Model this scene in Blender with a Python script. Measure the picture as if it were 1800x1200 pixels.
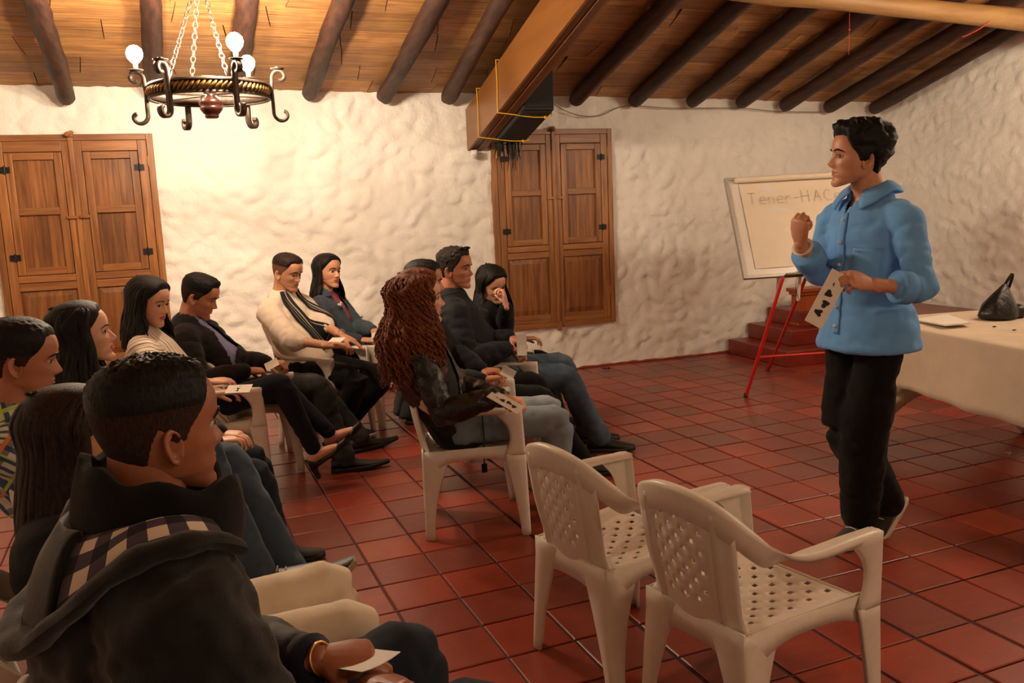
import bpy, bmesh, math, random
import numpy as np
from mathutils import Vector, Matrix, noise as mnoise

# ------------------------------------------------------------------ scene reset
for o in list(bpy.data.objects): bpy.data.objects.remove(o)
SC = bpy.context.scene
COL = SC.collection
rnd = random.Random(7)

# ------------------------------------------------------------------ camera
FPX, PITCH, ROLL, YAW, HC = 1511.1845, 0.1524456, -0.0424061, 0.3311733, 1.45
def _cam():
    f = np.array([math.sin(YAW)*math.cos(PITCH), math.cos(YAW)*math.cos(PITCH), -math.sin(PITCH)])
    ri = np.array([math.cos(YAW), -math.sin(YAW), 0.0]); u = np.cross(ri, f)
    return ri*math.cos(ROLL)+u*math.sin(ROLL), -ri*math.sin(ROLL)+u*math.cos(ROLL), f
CA, CB, CC = _cam()
def at(x, y, D=None, X=None, Y=None, Z=None):
    d = (x-900)/FPX*CA-(y-600)/FPX*CB+CC
    if Z is not None: t = (Z-HC)/d[2]
    elif Y is not None: t = Y/d[1]
    elif X is not None: t = X/d[0]
    else: t = D
    return Vector((d[0]*t, d[1]*t, HC+d[2]*t))
cam = bpy.data.cameras.new('camera'); camo = bpy.data.objects.new('camera', cam); COL.objects.link(camo)
cam.sensor_width = 36; cam.lens = FPX/1800*36; cam.clip_start = .05; cam.clip_end = 60
camo.matrix_world = Matrix(((CA[0], CB[0], -CC[0], 0), (CA[1], CB[1], -CC[1], 0), (CA[2], CB[2], -CC[2], HC), (0, 0, 0, 1)))
SC.camera = camo

# ------------------------------------------------------------------ world, exposure
W = bpy.data.worlds.new('world'); SC.world = W; W.use_nodes = True
W.node_tree.nodes['Background'].inputs[0].default_value = (.9, .62, .42, 1)
W.node_tree.nodes['Background'].inputs[1].default_value = .01
SC.view_settings.view_transform = 'Standard'; SC.view_settings.look = 'None'
SC.view_settings.exposure = -0.02; SC.view_settings.gamma = 1; SC.view_settings.use_curve_mapping = False
BULB1 = 1270.0      # emission strength of the chandelier bulbs in view
BULB2 = 400.0      # emission strength of the second chandelier, outside the frame
BULB3 = 200.0      # third chandelier, behind the camera
LAMPCOL = (1.0, .78, .56, 1)

# ------------------------------------------------------------------ materials
MATS = {}
def srgb(h):
    if isinstance(h, str): h = tuple(int(h[i:i+2], 16)/255 for i in (0, 2, 4))
    return tuple((c/12.92 if c <= .04045 else ((c+.055)/1.055)**2.4) for c in h)+(1,)
def nodes(name):
    m = bpy.data.materials.new(name); m.use_nodes = True
    nt = m.node_tree; b = nt.nodes['Principled BSDF']; return m, nt, b
def N(nt, t, **kw):
    n = nt.nodes.new(t)
    for k, v in kw.items():
        if isinstance(k, str) and k.startswith('i_'):
            n.inputs[k[2:].replace('_', ' ')].default_value = v
        else: setattr(n, k, v)
    return n
def L(nt, a, b): nt.links.new(a, b)
def mixc(nt, fac, a, b, mode='MIX'):
    n = nt.nodes.new('ShaderNodeMix'); n.data_type = 'RGBA'; n.blend_type = mode
    for s, v in ((0, fac), (6, a), (7, b)):
        if isinstance(v, bpy.types.NodeSocket): L(nt, v, n.inputs[s])
        elif s == 0: n.inputs[0].default_value = v
        else: n.inputs[s].default_value = v
    return n.outputs[2]
def mathn(nt, op, a, b=0.0, clamp=False):
    n = nt.nodes.new('ShaderNodeMath'); n.operation = op; n.use_clamp = clamp
    for i, v in enumerate((a, b)):
        if isinstance(v, bpy.types.NodeSocket): L(nt, v, n.inputs[i])
        else: n.inputs[i].default_value = v
    return n.outputs[0]
def ramp(nt, fac, stops):
    n = nt.nodes.new('ShaderNodeValToRGB'); L(nt, fac, n.inputs[0])
    while len(n.color_ramp.elements) < len(stops): n.color_ramp.elements.new(.5)
    for e, (p, c) in zip(n.color_ramp.elements, stops): e.position = p; e.color = c
    return n.outputs[0]
def objco(nt, scale=(1, 1, 1), rot=(0, 0, 0)):
    tc = nt.nodes.new('ShaderNodeTexCoord'); mp = nt.nodes.new('ShaderNodeMapping')
    mp.inputs['Scale'].default_value = scale; mp.inputs['Rotation'].default_value = rot
    L(nt, tc.outputs['Object'], mp.inputs[0]); return mp.outputs[0]
def noisen(nt, vec, scale, detail=4, rough=.55):
    n = nt.nodes.new('ShaderNodeTexNoise'); n.inputs['Scale'].default_value = scale
    n.inputs['Detail'].default_value = detail; n.inputs['Roughness'].default_value = rough
    L(nt, vec, n.inputs['Vector']); return n.outputs['Fac']
def bump(nt, b, h, strength=.3, dist=.01):
    n = nt.nodes.new('ShaderNodeBump'); n.inputs['Strength'].default_value = strength; n.inputs['Distance'].default_value = dist
    L(nt, h, n.inputs['Height']); L(nt, n.outputs[0], b.inputs['Normal'])
def plain(name, col, rough=.6, var=.15, scale=40, bs=.15, bd=.002, metal=0.0, spec=None):
    """one colour with fine grain and relief"""
    if name in MATS: return MATS[name]
    m, nt, b = nodes(name); c = srgb(col)
    v = noisen(nt, objco(nt), scale)
    dark = tuple(x*(1-var) for x in c[:3])+(1,); lite = tuple(min(1, x*(1+var)) for x in c[:3])+(1,)
    L(nt, ramp(nt, v, [(.3, dark), (.7, lite)]), b.inputs['Base Color'])
    b.inputs['Roughness'].default_value = rough; b.inputs['Metallic'].default_value = metal
    if spec is not None: b.inputs['Specular IOR Level'].default_value = spec
    if bs: bump(nt, b, v, bs, bd)
    MATS[name] = m; return m
def wood(name, c1, c2, axis=2, rough=.5, sc=1.0, per_piece=.25):
    if name in MATS: return MATS[name]
    m, nt, b = nodes(name); s = [38*sc, 38*sc, 38*sc]; s[axis] = 2.6*sc
    co = objco(nt, s)
    oi = nt.nodes.new('ShaderNodeObjectInfo')
    add = nt.nodes.new('ShaderNodeVectorMath'); add.operation = 'ADD'
    L(nt, co, add.inputs[0])
    cmb = nt.nodes.new('ShaderNodeCombineXYZ')
    k = mathn(nt, 'MULTIPLY', oi.outputs['Random'], 50.0)
    for i in range(3): L(nt, k, cmb.inputs[i])
    L(nt, cmb.outputs[0], add.inputs[1])
    v = noisen(nt, add.outputs[0], 1.0, 6, .6)
    s2 = [5*sc]*3; s2[axis] = 1.2*sc
    v2 = noisen(nt, objco(nt, s2), 1.0, 3)
    base = ramp(nt, v, [(.3, srgb(c2)), (.62, srgb(c1))])
    base = mixc(nt, mathn(nt, 'MULTIPLY', v2, .9), base, srgb(c2))
    hs = nt.nodes.new('ShaderNodeHueSaturation'); L(nt, base, hs.inputs['Color'])
    L(nt, mathn(nt, 'ADD', mathn(nt, 'MULTIPLY', oi.outputs['Random'], per_piece*2), 1-per_piece), hs.inputs['Value'])
    L(nt, hs.outputs[0], b.inputs['Base Color']); b.inputs['Roughness'].default_value = rough
    bump(nt, b, v, .35, .003); MATS[name] = m; return m
def fabric(name, col, rough=.9, weave=700, bs=.25, sheen=.15, var=.12, dirt=None):
    if name in MATS: return MATS[name]
    m, nt, b = nodes(name); c = srgb(col); co = objco(nt)
    v = noisen(nt, co, 9, 5); f = noisen(nt, co, weave, 2)
    dark = tuple(x*(1-var*1.5) for x in c[:3])+(1,); lite = tuple(min(1, x*(1+var)) for x in c[:3])+(1,)
    col0 = ramp(nt, v, [(.3, dark), (.7, lite)])
    if dirt: col0 = mixc(nt, ramp(nt, noisen(nt, co, 5, 3), [(.5, (0, 0, 0, 1)), (.72, (1, 1, 1, 1))]), col0, srgb(dirt))
    L(nt, col0, b.inputs['Base Color']); b.inputs['Roughness'].default_value = rough
    b.inputs['Specular IOR Level'].default_value = .2
    try: b.inputs['Sheen Weight'].default_value = sheen
    except Exception: pass
    bump(nt, b, mathn(nt, 'ADD', mathn(nt, 'MULTIPLY', noisen(nt, co, 28, 5), 3.0), f), bs, .003)
    MATS[name] = m; return m
def attr(nt, name='cloth'):
    a = nt.nodes.new('ShaderNodeAttribute'); a.attribute_name = name
    s = nt.nodes.new('ShaderNodeSeparateXYZ'); L(nt, a.outputs['Vector'], s.inputs[0]); return s.outputs
def emit(name, col, strength):
    m, nt, b = nodes(name); b.inputs['Base Color'].default_value = (1, 1, 1, 1)
    b.inputs['Emission Color'].default_value = col; b.inputs['Emission Strength'].default_value = strength
    return m

# ------------------------------------------------------------------ mesh helpers
class MB:
    """collects verts and faces with a material slot per face"""
    def __init__(s): s.v = []; s.f = []; s.m = []
    def add(s, vs, fs, mi=0):
        k = len(s.v); s.v.extend([tuple(p) for p in vs])
        for f in fs: s.f.append(tuple(i+k for i in f)); s.m.append(mi)
        return s
    def merge(s, o, M=None, mi=None):
        k = len(s.v); s.v.extend([tuple(M @ Vector(p)) for p in o.v] if M is not None else o.v)
        for f, m in zip(o.f, o.m): s.f.append(tuple(i+k for i in f)); s.m.append(m if mi is None else mi)
        return s
    def box(s, x0, x1, y0, y1, z0, z1, mi=0, M=None):
        vs = [Vector((x, y, z)) for x in (x0, x1) for y in (y0, y1) for z in (z0, z1)]
        if M is not None: vs = [M @ p for p in vs]
        s.add(vs, [(0, 1, 3, 2), (4, 6, 7, 5), (0, 4, 5, 1), (2, 3, 7, 6), (0, 2, 6, 4), (1, 5, 7, 3)], mi); return s
    def tube(s, pts, rad, ref=(0, 0, 1), n=12, mi=0, caps=True, closed=False):
        pts = [Vector(p) for p in pts]; ref = Vector(ref)
        rad = [r if isinstance(r, (tuple, list)) else (r, r) for r in rad]
        N_ = len(pts); rings = []
        def frame(i):
            if closed: t = pts[(i+1) % N_]-pts[i-1]
            else: t = pts[min(i+1, N_-1)]-pts[max(i-1, 0)]
            t.normalize(); r = ref
            if abs(t.dot(r)) > .97: r = Vector((0, 1, 0)) if abs(t.y) < .9 else Vector((1, 0, 0))
            a = t.cross(r).normalized(); b = a.cross(t).normalized(); return t, a, b
        seq = []
        for i in range(N_):
            t, a, b = frame(i); seq.append((pts[i], t, a, b, rad[i][0], rad[i][1]))
        if caps and not closed:
            p, t, a, b, ra, rb = seq[0]; m_ = min(ra, rb); pre = [(p-t*m_*math.sin(q), t, a, b, ra*math.cos(q), rb*math.cos(q)) for q in (1.45, 1.0, .5)]
            p, t, a, b, ra, rb = seq[-1]; m_ = min(ra, rb); post = [(p+t*m_*math.sin(q), t, a, b, ra*math.cos(q), rb*math.cos(q)) for q in (.5, 1.0, 1.45)]
            seq = pre+seq+post
        k = len(s.v)
        for p, t, a, b, ra, rb in seq:
            for j in range(n):
                q = 2*math.pi*j/n; s.v.append(tuple(p+a*ra*math.cos(q)+b*rb*math.sin(q)))
        R_ = len(seq)
        for i in range(R_ if closed else R_-1):
            i2 = (i+1) % R_
            for j in range(n):
                j2 = (j+1) % n
                s.f.append((k+i*n+j, k+i*n+j2, k+i2*n+j2, k+i2*n+j)); s.m.append(mi)
        if not closed:
            s.f.append(tuple(k+j for j in reversed(range(n)))); s.m.append(mi)
            s.f.append(tuple(k+(R_-1)*n+j for j in range(n))); s.m.append(mi)
        return s
    def lathe(s, prof, c=(0, 0, 0), n=24, mi=0):
        k = len(s.v); c = Vector(c)
        for r, z in prof:
            for j in range(n): s.v.append((c.x+r*math.cos(2*math.pi*j/n), c.y+r*math.sin(2*math.pi*j/n), c.z+z))
        for i in range(len(prof)-1):
            for j in range(n):
                j2 = (j+1) % n; s.f.append((k+i*n+j, k+i*n+j2, k+(i+1)*n+j2, k+(i+1)*n+j)); s.m.append(mi)
        s.f.append(tuple(k+j for j in reversed(range(n)))); s.m.append(mi)
        s.f.append(tuple(k+(len(prof)-1)*n+j for j in range(n))); s.m.append(mi); return s
    def grid(s, P, mi=0, closed_u=False, skip=None):
        """P[i][j] points"""
        k = len(s.v); h = len(P); w = len(P[0])
        for row in P: s.v.extend([tuple(p) for p in row])
        for i in range(h-1):
            for j in range(w if closed_u else w-1):
                if skip and skip(i, j): continue
                j2 = (j+1) % w; s.f.append((k+i*w+j, k+i*w+j2, k+(i+1)*w+j2, k+(i+1)*w+j)); s.m.append(mi)
        return s
    def sphere(s, c, r, n=12, mi=0):
        c = Vector(c); r = r if isinstance(r, tuple) else (r, r, r)
        P = [[(c.x+r[0]*math.sin(a)*math.cos(b), c.y+r[1]*math.sin(a)*math.sin(b), c.z+r[2]*math.cos(a)) for b in [2*math.pi*j/n for j in range(n)]] for a in [math.pi*(i+.02)/(n//2+.04) for i in range(n//2+1)]]
        s.grid(P, mi, True); return s
    def mesh(s, name, mats=(), smooth=False, off=None):
        me = bpy.data.meshes.new(name); v = s.v
        if off is not None: v = [(p[0]-off[0], p[1]-off[1], p[2]-off[2]) for p in v]
        me.from_pydata(v, [], s.f)
        for m in mats: me.materials.append(m)
        if len(mats) > 1: me.polygons.foreach_set('material_index', s.m)
        me.polygons.foreach_set('use_smooth', [bool(smooth)]*len(me.polygons)); me.update(); return me
def link(name, me, parent=None, loc=None):
    o = bpy.data.objects.new(name, me); COL.objects.link(o)
    if parent is not None: o.parent = parent
    if loc is not None: o.location = loc
    return o
def baked(o):
    """apply the modifiers of o"""
    dg = bpy.context.evaluated_depsgraph_get(); dg.update()
    me = bpy.data.meshes.new_from_object(o.evaluated_get(dg)); old = o.data; nm = old.name
    o.modifiers.clear(); o.data = me; bpy.data.meshes.remove(old); me.name = nm; return o
def tagit(o, label=None, cat=None, group=None, kind=None):
    if label: o['label'] = label
    if cat: o['category'] = cat
    if group: o['group'] = group
    if kind: o['kind'] = kind
    return o
def thing(name, label, cat, loc=(0, 0, 0), rz=0.0, group=None):
    o = bpy.data.objects.new(name, None); COL.objects.link(o); o.location = loc; o.rotation_euler = (0, 0, rz)
    o.empty_display_size = .1
    return tagit(o, label, cat, group)
def part(name, mb, mats, parent=None, smooth=False, off=None, bevel=0.0, solid=0.0, sub=0, solid_off=-1.0):
    if not isinstance(mats, (list, tuple)): mats = [mats]
    o = link(name, mb.mesh(name, mats, smooth, off), parent)
    if solid:
        m = o.modifiers.new('s', 'SOLIDIFY'); m.thickness = solid; m.offset = solid_off
    if bevel:
        m = o.modifiers.new('b', 'BEVEL'); m.width = bevel; m.segments = 2; m.limit_method = 'ANGLE'; m.angle_limit = .7
    if sub:
        m = o.modifiers.new('d', 'SUBSURF'); m.levels = sub; m.render_levels = sub
    if o.modifiers: baked(o)
    return o
def structure(name, mb, mats, **kw):
    o = part(name, mb, mats, **kw); o['kind'] = 'structure'; return o
def copy_tree(root, loc, rz, label=None, group=None):
    r = root.copy(); COL.objects.link(r); r.location = loc; r.rotation_euler = (0, 0, rz)
    if label: r['label'] = label
    if group: r['group'] = group
    for ch in list(root.children):
        c = ch.copy(); COL.objects.link(c); c.parent = r
        for g in ch.children:
            d = g.copy(); COL.objects.link(d); d.parent = c
    return r
def cr(P, n):
    """Catmull-Rom through P, n samples per span"""
    P = [np.array(p, float) for p in P]; out = []
    for i in range(len(P)-1):
        a = P[i-1] if i else 2*P[0]-P[1]; b = P[i]; c = P[i+1]; d = P[i+2] if i+2 < len(P) else 2*P[-1]-P[-2]
        for k in range(n):
            t = k/n; out.append(.5*((2*b)+(-a+c)*t+(2*a-5*b+4*c-d)*t*t+(-a+3*b-3*c+d)*t**3))
    out.append(P[-1]); return out
def nz(p, s=1.0, o=0.0): return mnoise.noise(Vector((p[0]*s+o, p[1]*s-o*.7, p[2]*s+o*.3)))

# ================================================================== ROOM SHELL
YW, XR, XL, YF, YRIDGE = 7.05, 6.36, -2.7, -2.6, 2.3
def roofz(x, y):
    if y >= YRIDGE: return 2.437-.016*x+.26*(YW-y)
    return 2.437-.016*x+.26*(YW-YRIDGE)-.26*(YRIDGE-y)

# ---- stucco
def stucco(name, c):
    m, nt, b = nodes(name); co = objco(nt)
    v = noisen(nt, co, 3.0, 4); f = noisen(nt, co, 60, 5); g = noisen(nt, co, 14, 4)
    L(nt, ramp(nt, v, [(.3, tuple(x*.93 for x in srgb(c)[:3])+(1,)), (.7, srgb(c))]), b.inputs['Base Color'])
    b.inputs['Roughness'].default_value = .75; b.inputs['Specular IOR Level'].default_value = .25
    bump(nt, b, mathn(nt, 'ADD', mathn(nt, 'MULTIPLY', g, 2.2), mathn(nt, 'MULTIPLY', f, .5)), .55, .012); return m
M_WALL = stucco('white_stucco', 'f5f1e8')
def hsh(i, j, s): 
    v = np.sin(i*127.1+j*311.7+s*74.7)*43758.5453; return v-np.floor(v)
def scallops(U, Z, seed, cw=.105, ch=.075):
    """overlapping trowelled domes"""
    out = np.zeros_like(U); gi = np.floor(U/cw); gj = np.floor(Z/ch)
    for di in (-1, 0, 1):
        for dj in (-1, 0, 1):
            i = gi+di; j = gj+dj; cx = (i+.15+.7*hsh(i, j, seed))*cw; cz = (j+.15+.7*hsh(i, j, seed+3))*ch
            r = cw*(.50+.42*hsh(i, j, seed+5)); an = hsh(i, j, seed+9)*2.2-1.1; am = .25+.75*hsh(i, j, seed+13)**1.5
            dx = U-cx; dz = Z-cz; a = dx*np.cos(an)+dz*np.sin(an); b = -dx*np.sin(an)+dz*np.cos(an); d2 = (a/r)**2+(b/(r*.62))**2
            out = np.maximum(out, am*np.clip(1-d2, 0, 1)**.55*(1+.5*np.clip(-b/r, -1, 1)))
    return out
def lump(u, z, seed):
    p = Vector((u*1.0, z*1.25, seed))
    a = mnoise.noise(p*7.5+Vector((mnoise.noise(p*3)*.9, mnoise.noise(p*3+Vector((9, 0, 0)))*.9, 0)))
    r = 1-abs(mnoise.noise(p*6.0+Vector((3.3, 1.7, 0))))*2.2
    bmp = mnoise.noise(p*1.2)
    return a*.007+bmp*.02
def wall_grid(name, p0, du, nu, ztop, nvec, seed, hole=None, step=.020, zb=0.0, amp=.028, cw=.125, ch=.088):
    """du: unit vector along the wall, nvec: normal into the room; ztop(u) height"""
    mb = MB(); nz_ = 120; P = []
    UU, ZZ = np.meshgrid(np.arange(nu+1)*step, np.zeros(nz_+1)); zt_ = np.array([ztop(j*step) for j in range(nu+1)]); ZZ = zb+(zt_[None, :]-zb)*(np.arange(nz_+1)/nz_)[:, None]
    SCL = scallops(UU, ZZ, seed, cw, ch)*amp
    for i in range(nz_+1):
        row = []
        for j in range(nu+1):
            u = j*step; zt = ztop(u); z = zb+(zt-zb)*i/nz_
            d = (lump(u, z, seed) if (i % 2 == 0 or True) else 0)+SCL[i, j]-.012
            row.append((p0[0]+du[0]*u+nvec[0]*d, p0[1]+du[1]*u+nvec[1]*d, z))
        P.append(row)
    def sk(i, j):
        if not hole: return False
        u = (j+.5)*step; z = zb+(ztop(u)-zb)*(i+.5)/nz_
        return any(a < u < b and c < z < d for a, b, c, d in hole)
    mb.grid(P, 0, False, sk); return structure(name, mb, M_WALL, smooth=True)
# window rectangles on the back wall: x0, x1, z0, z1
WIN = [(-1.43, -.33, .385, 2.115), (2.30, 3.42, .40, 2.115)]
back = wall_grid('wall_back', (XL, YW, 0), (1, 0), int((XR-XL)/.020)+1, lambda u: roofz(XL+u, YW)+.03, (0, -1), 3.1,
          [(a-XL+.03, b-XL-.03, c+.03, d-.03) for a, b, c, d in WIN])
right = wall_grid('wall_right', (XR, YW+.05, 0), (0, -1), int((YW-1.5)/.020)+1, lambda u: roofz(XR, YW+.05-u)+.03, (-1, 0), 8.7, amp=.022, cw=.085, ch=.13)
mb = MB(); mb.add([(XR, YF, 0), (XR, 1.52, 0), (XR, 1.52, roofz(XR, 1.52)), (XR, YF, 2.6)], [(0, 1, 2, 3)]); structure('wall_right', mb, M_WALL)
mb = MB(); mb.add([(XL, YF, 0), (XL, YW, 0), (XL, YW, 2.5), (XL, YRIDGE, roofz(XL, YRIDGE)), (XL, YF, 2.5)], [(0, 1, 2, 3, 4)])
structure('wall_left', mb, M_WALL)
mb = MB(); mb.add([(XL, YF, 0), (XR, YF, 0), (XR, YF, 2.6), (XL, YF, 2.6)], [(0, 1, 2, 3)])
structure('wall_front', mb, M_WALL)

# ---- floor tiles
def tile_material():
    m, nt, b = nodes('terracotta_tile')
    g = nt.nodes.new('ShaderNodeNewGeometry'); oi = nt.nodes.new('ShaderNodeObjectInfo')
    k = mathn(nt, 'FRACT', mathn(nt, 'ADD', g.outputs['Random Per Island'], mathn(nt, 'MULTIPLY', oi.outputs['Random'], 3.7)))
    tc = nt.nodes.new('ShaderNodeTexCoord'); mp = nt.nodes.new('ShaderNodeMapping')
    geo_pos = g.outputs['Position']; mp.inputs['Scale'].default_value = (1, 1, 1); L(nt, geo_pos, mp.inputs[0])
    big = noisen(nt, mp.outputs[0], 6.0, 4); fine = noisen(nt, mp.outputs[0], 55, 5)
    mp2 = nt.nodes.new('ShaderNodeMapping'); mp2.inputs['Scale'].default_value = (6, 40, 6); mp2.inputs['Rotation'].default_value = (0, 0, .05); L(nt, geo_pos, mp2.inputs[0])
    streak = noisen(nt, mp2.outputs[0], 1.0, 4)
    base = ramp(nt, k, [(0, srgb('7d3426')), (.2, srgb('8e3b28')), (.45, srgb('9a3c27')), (.62, srgb('863020')), (.78, srgb('70382e')), (.88, srgb('7c4034')), (1, srgb('a44829'))])
    base = mixc(nt, mathn(nt, 'MULTIPLY', mathn(nt, 'SUBTRACT', big, .35, True), 1.2), base, srgb('65281d'))
    base = mixc(nt, mathn(nt, 'MULTIPLY', mathn(nt, 'SUBTRACT', streak, .5, True), 1.6), base, srgb('9a4a32'))
    L(nt, base, b.inputs['Base Color'])
    L(nt, mathn(nt, 'ADD', mathn(nt, 'MULTIPLY', fine, .22), .22), b.inputs['Roughness'])
    b.inputs['Specular IOR Level'].default_value = .5
    bump(nt, b, mathn(nt, 'ADD', big, mathn(nt, 'MULTIPLY', fine, .4)), .18, .006); return m
M_TILE = tile_material()
M_GROUT = plain('dark_red_grout', '3a140e', .7, .3, 30, .4, .004)
mb = MB(); mb.add([(XL, YF, -.02), (XR, YF, -.02), (XR, YW+.1, -.02), (XL, YW+.1, -.02)], [(0, 1, 2, 3)])
mb.add([(XL, YF, -.006), (XR, YF, -.006), (XR, YW+.1, -.006), (XL, YW+.1, -.006)], [(0, 1, 2, 3)])
floor = structure('floor', mb, M_GROUT)
TS, TA = .2445245, .0496
def tile_mb(w, d, t=.006, ch=.004):
    m = MB(); a, b = w/2, d/2
    m.add([(-a, -b, -t), (a, -b, -t), (a, b, -t), (-a, b, -t), (-a, -b, -ch*.6), (a, -b, -ch*.6), (a, b, -ch*.6), (-a, b, -ch*.6),
           (-a+ch, -b+ch, 0), (a-ch, -b+ch, 0), (a-ch, b-ch, 0), (-a+ch, b-ch, 0)],
          [(0, 1, 5, 4), (1, 2, 6, 5), (2, 3, 7, 6), (3, 0, 4, 7), (4, 5, 9, 8), (5, 6, 10, 9), (6, 7, 11, 10), (7, 4, 8, 11), (8, 9, 10, 11)]); return m
def tpos(j, i):
    jj = j-.5; ii = i+.5
    sh = -.18*min(1, max(0, (-1-j)/5.0))
    X = (10.9576+j+.5+sh)*TS; Y = (17.0799-i-.5)*TS
    return X*math.cos(TA)-Y*math.sin(TA), X*math.sin(TA)+Y*math.cos(TA)
tiles = []
for j in range(-24, 20):
    for i in range(-16, 20):
        x, y = tpos(j, i)
        if not (XL+.1 < x < XR-.02 and -.3 < y < YW+.02): continue
        d = Vector((x, y, 0))-Vector((0, 0, HC)); z = d.dot(Vector(CC))
        if z < .3: inview = False; px = py = 0
        else:
            px = 900+FPX*d.dot(Vector(CA))/z; py = 600-FPX*d.dot(Vector(CB))/z
            inview = -60 < px < 1860 and py < 1290
        hidden = (px < 430 and py > 700) or (y > 6.28 and x > 4.6)
        tiles.append(((0 if inview and not hidden else 1), z, x, y))
tiles.sort()
mesh_t = [tile_mb(TS-g, TS-g2).mesh('tile', [M_TILE]) for g, g2 in ((.007, .008), (.009, .007), (.008, .009))]
rest = MB()
for n, (hid, z, x, y) in enumerate(tiles):
    h = rnd.uniform(-.0012, .0012); tx, ty = rnd.gauss(0, .0035), rnd.gauss(0, .0035)
    Mx = Matrix.Translation((x, y, h)) @ Matrix.Rotation(TA+rnd.gauss(0, .004), 4, 'Z') @ Matrix.Rotation(tx, 4, 'X') @ Matrix.Rotation(ty, 4, 'Y')
    if n < 300:
        o = link('tile', mesh_t[n % 3], floor); o.matrix_local = Mx
    else: rest.merge(tile_mb(TS-.007, TS-.007), Mx)
o = part('tile_field', rest, M_TILE, floor); o['kind'] = 'stuff'

# ---- red painted skirting line where wall meets floor
mb = MB(); P = []
for j in range(240):
    x = 1.0+j*.0152; d = lump(x-XL, .01, 3.1)+.012
    P.append((x, YW-d-.004))
mb.grid([[(x, y-.006, .0) for x, y in P], [(x, y-.006, .012+.008*nz((x, 0, 0), 14)) for x, y in P], [(x, y+.02, .018+.008*nz((x, 0, 0), 14)) for x, y in P]])
structure('baseboard_back', mb, plain('red_floor_paint', '8f2f22', .5))

# ---- ceiling: sheet above + split cane mat panels
M_SHEET = plain('dark_roof_boards', '3b2418', .9)
mb = MB(); e = .05
mb.add([(XL, YW+.2, roofz(XL, YW+.2)+e), (XR+.1, YW+.2, roofz(XR, YW+.2)+e), (XR+.1, YRIDGE, roofz(XR, YRIDGE)+e), (XL, YRIDGE, roofz(XL, YRIDGE)+e),
        (XR+.1, YF-.1, roofz(XR, YF)+e), (XL, YF-.1, roofz(XL, YF)+e)], [(0, 1, 2, 3), (3, 2, 4, 5)])
ceiling = structure('ceiling', mb, M_SHEET)
def cane():
    m, nt, b = nodes('split_cane_mat')
    oi = nt.nodes.new('ShaderNodeObjectInfo'); g = nt.nodes.new('ShaderNodeNewGeometry')
    mp = nt.nodes.new('ShaderNodeMapping'); mp.inputs['Scale'].default_value = (1.6, 75, 75); L(nt, g.outputs['Position'], mp.inputs[0])
    add = nt.nodes.new('ShaderNodeVectorMath'); add.operation = 'ADD'; L(nt, mp.outputs[0], add.inputs[0])
    cb = nt.nodes.new('ShaderNodeCombineXYZ'); L(nt, mathn(nt, 'MULTIPLY', oi.outputs['Random'], 40.0), cb.inputs[0]); L(nt, mathn(nt, 'MULTIPLY', oi.outputs['Random'], 17.0), cb.inputs[1]); L(nt, cb.outputs[0], add.inputs[1])
    v = noisen(nt, add.outputs[0], 1.0, 5, .65)
    mp3 = nt.nodes.new('ShaderNodeMapping'); mp3.inputs['Scale'].default_value = (5, 11, 11); L(nt, g.outputs['Position'], mp3.inputs[0])
    w = noisen(nt, mp3.outputs[0], 1.0, 4)
    c = ramp(nt, v, [(.28, srgb('5d3b26')), (.42, srgb('9b6c40')), (.6, srgb('bb8a50')), (.78, srgb('d6ab68'))])
    c = mixc(nt, mathn(nt, 'MULTIPLY', mathn(nt, 'SUBTRACT', w, .42, True), 2.0, True), c, srgb('7d5235'))
    hs = nt.nodes.new('ShaderNodeHueSaturation'); L(nt, c, hs.inputs['Color'])
    L(nt, mathn(nt, 'ADD', mathn(nt, 'MULTIPLY', oi.outputs['Random'], .5), .75), hs.inputs['Value']); L(nt, hs.outputs[0], b.inputs['Base Color'])
    b.inputs['Roughness'].default_value = .55; bump(nt, b, v, .6, .006); return m
M_CANE = cane()
ROWS = 11; rowh = .262
for r in range(ROWS):
    y1 = YW+.06-r*rowh; y0 = y1-rowh; x = XL+rnd.uniform(0, .4); skp = rnd.uniform(-.03, .03)
    while x < XR-.05:
        w = rnd.uniform(.42, .78); x1 = min(x+w, XR+.02)
        if x1 > -1.9:
            m = MB(); sk = rnd.uniform(-.035, .035); up = rnd.uniform(0, .022); n = 5; P = []
            for a in range(3):
                yy = y0+.004+(y1-y0-.007)*a/2; row = []
                for k in range(n+1):
                    xx = x+.003+(x1-x-.006)*k/n+(skp+(sk-skp)*k/n)*(a-1)
                    row.append((xx, yy, roofz(xx, yy)+.008+up*(1-a/2)-.006*math.sin(math.pi*a/2)+.004*nz((xx, yy, 0), 5)))
                P.append(row)
            m.grid(P); part('mat_panel', m, M_CANE, ceiling, solid=.012, solid_off=1); skp = sk
        x = x1
# cane beyond the top of the frame, both slopes, as one sheet
mb = MB(); ye = YW+.06-ROWS*rowh
mb.add([(XL, ye, roofz(XL, ye)+.01), (XR, ye, roofz(XR, ye)+.01), (XR, YRIDGE, roofz(XR, YRIDGE)+.01), (XL, YRIDGE, roofz(XL, YRIDGE)+.01), (XR, YF, roofz(XR, YF)+.01), (XL, YF, roofz(XL, YF)+.01)], [(0, 1, 2, 3), (3, 2, 4, 5)])
o = part('cane_sheet', mb, M_CANE, ceiling)

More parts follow.
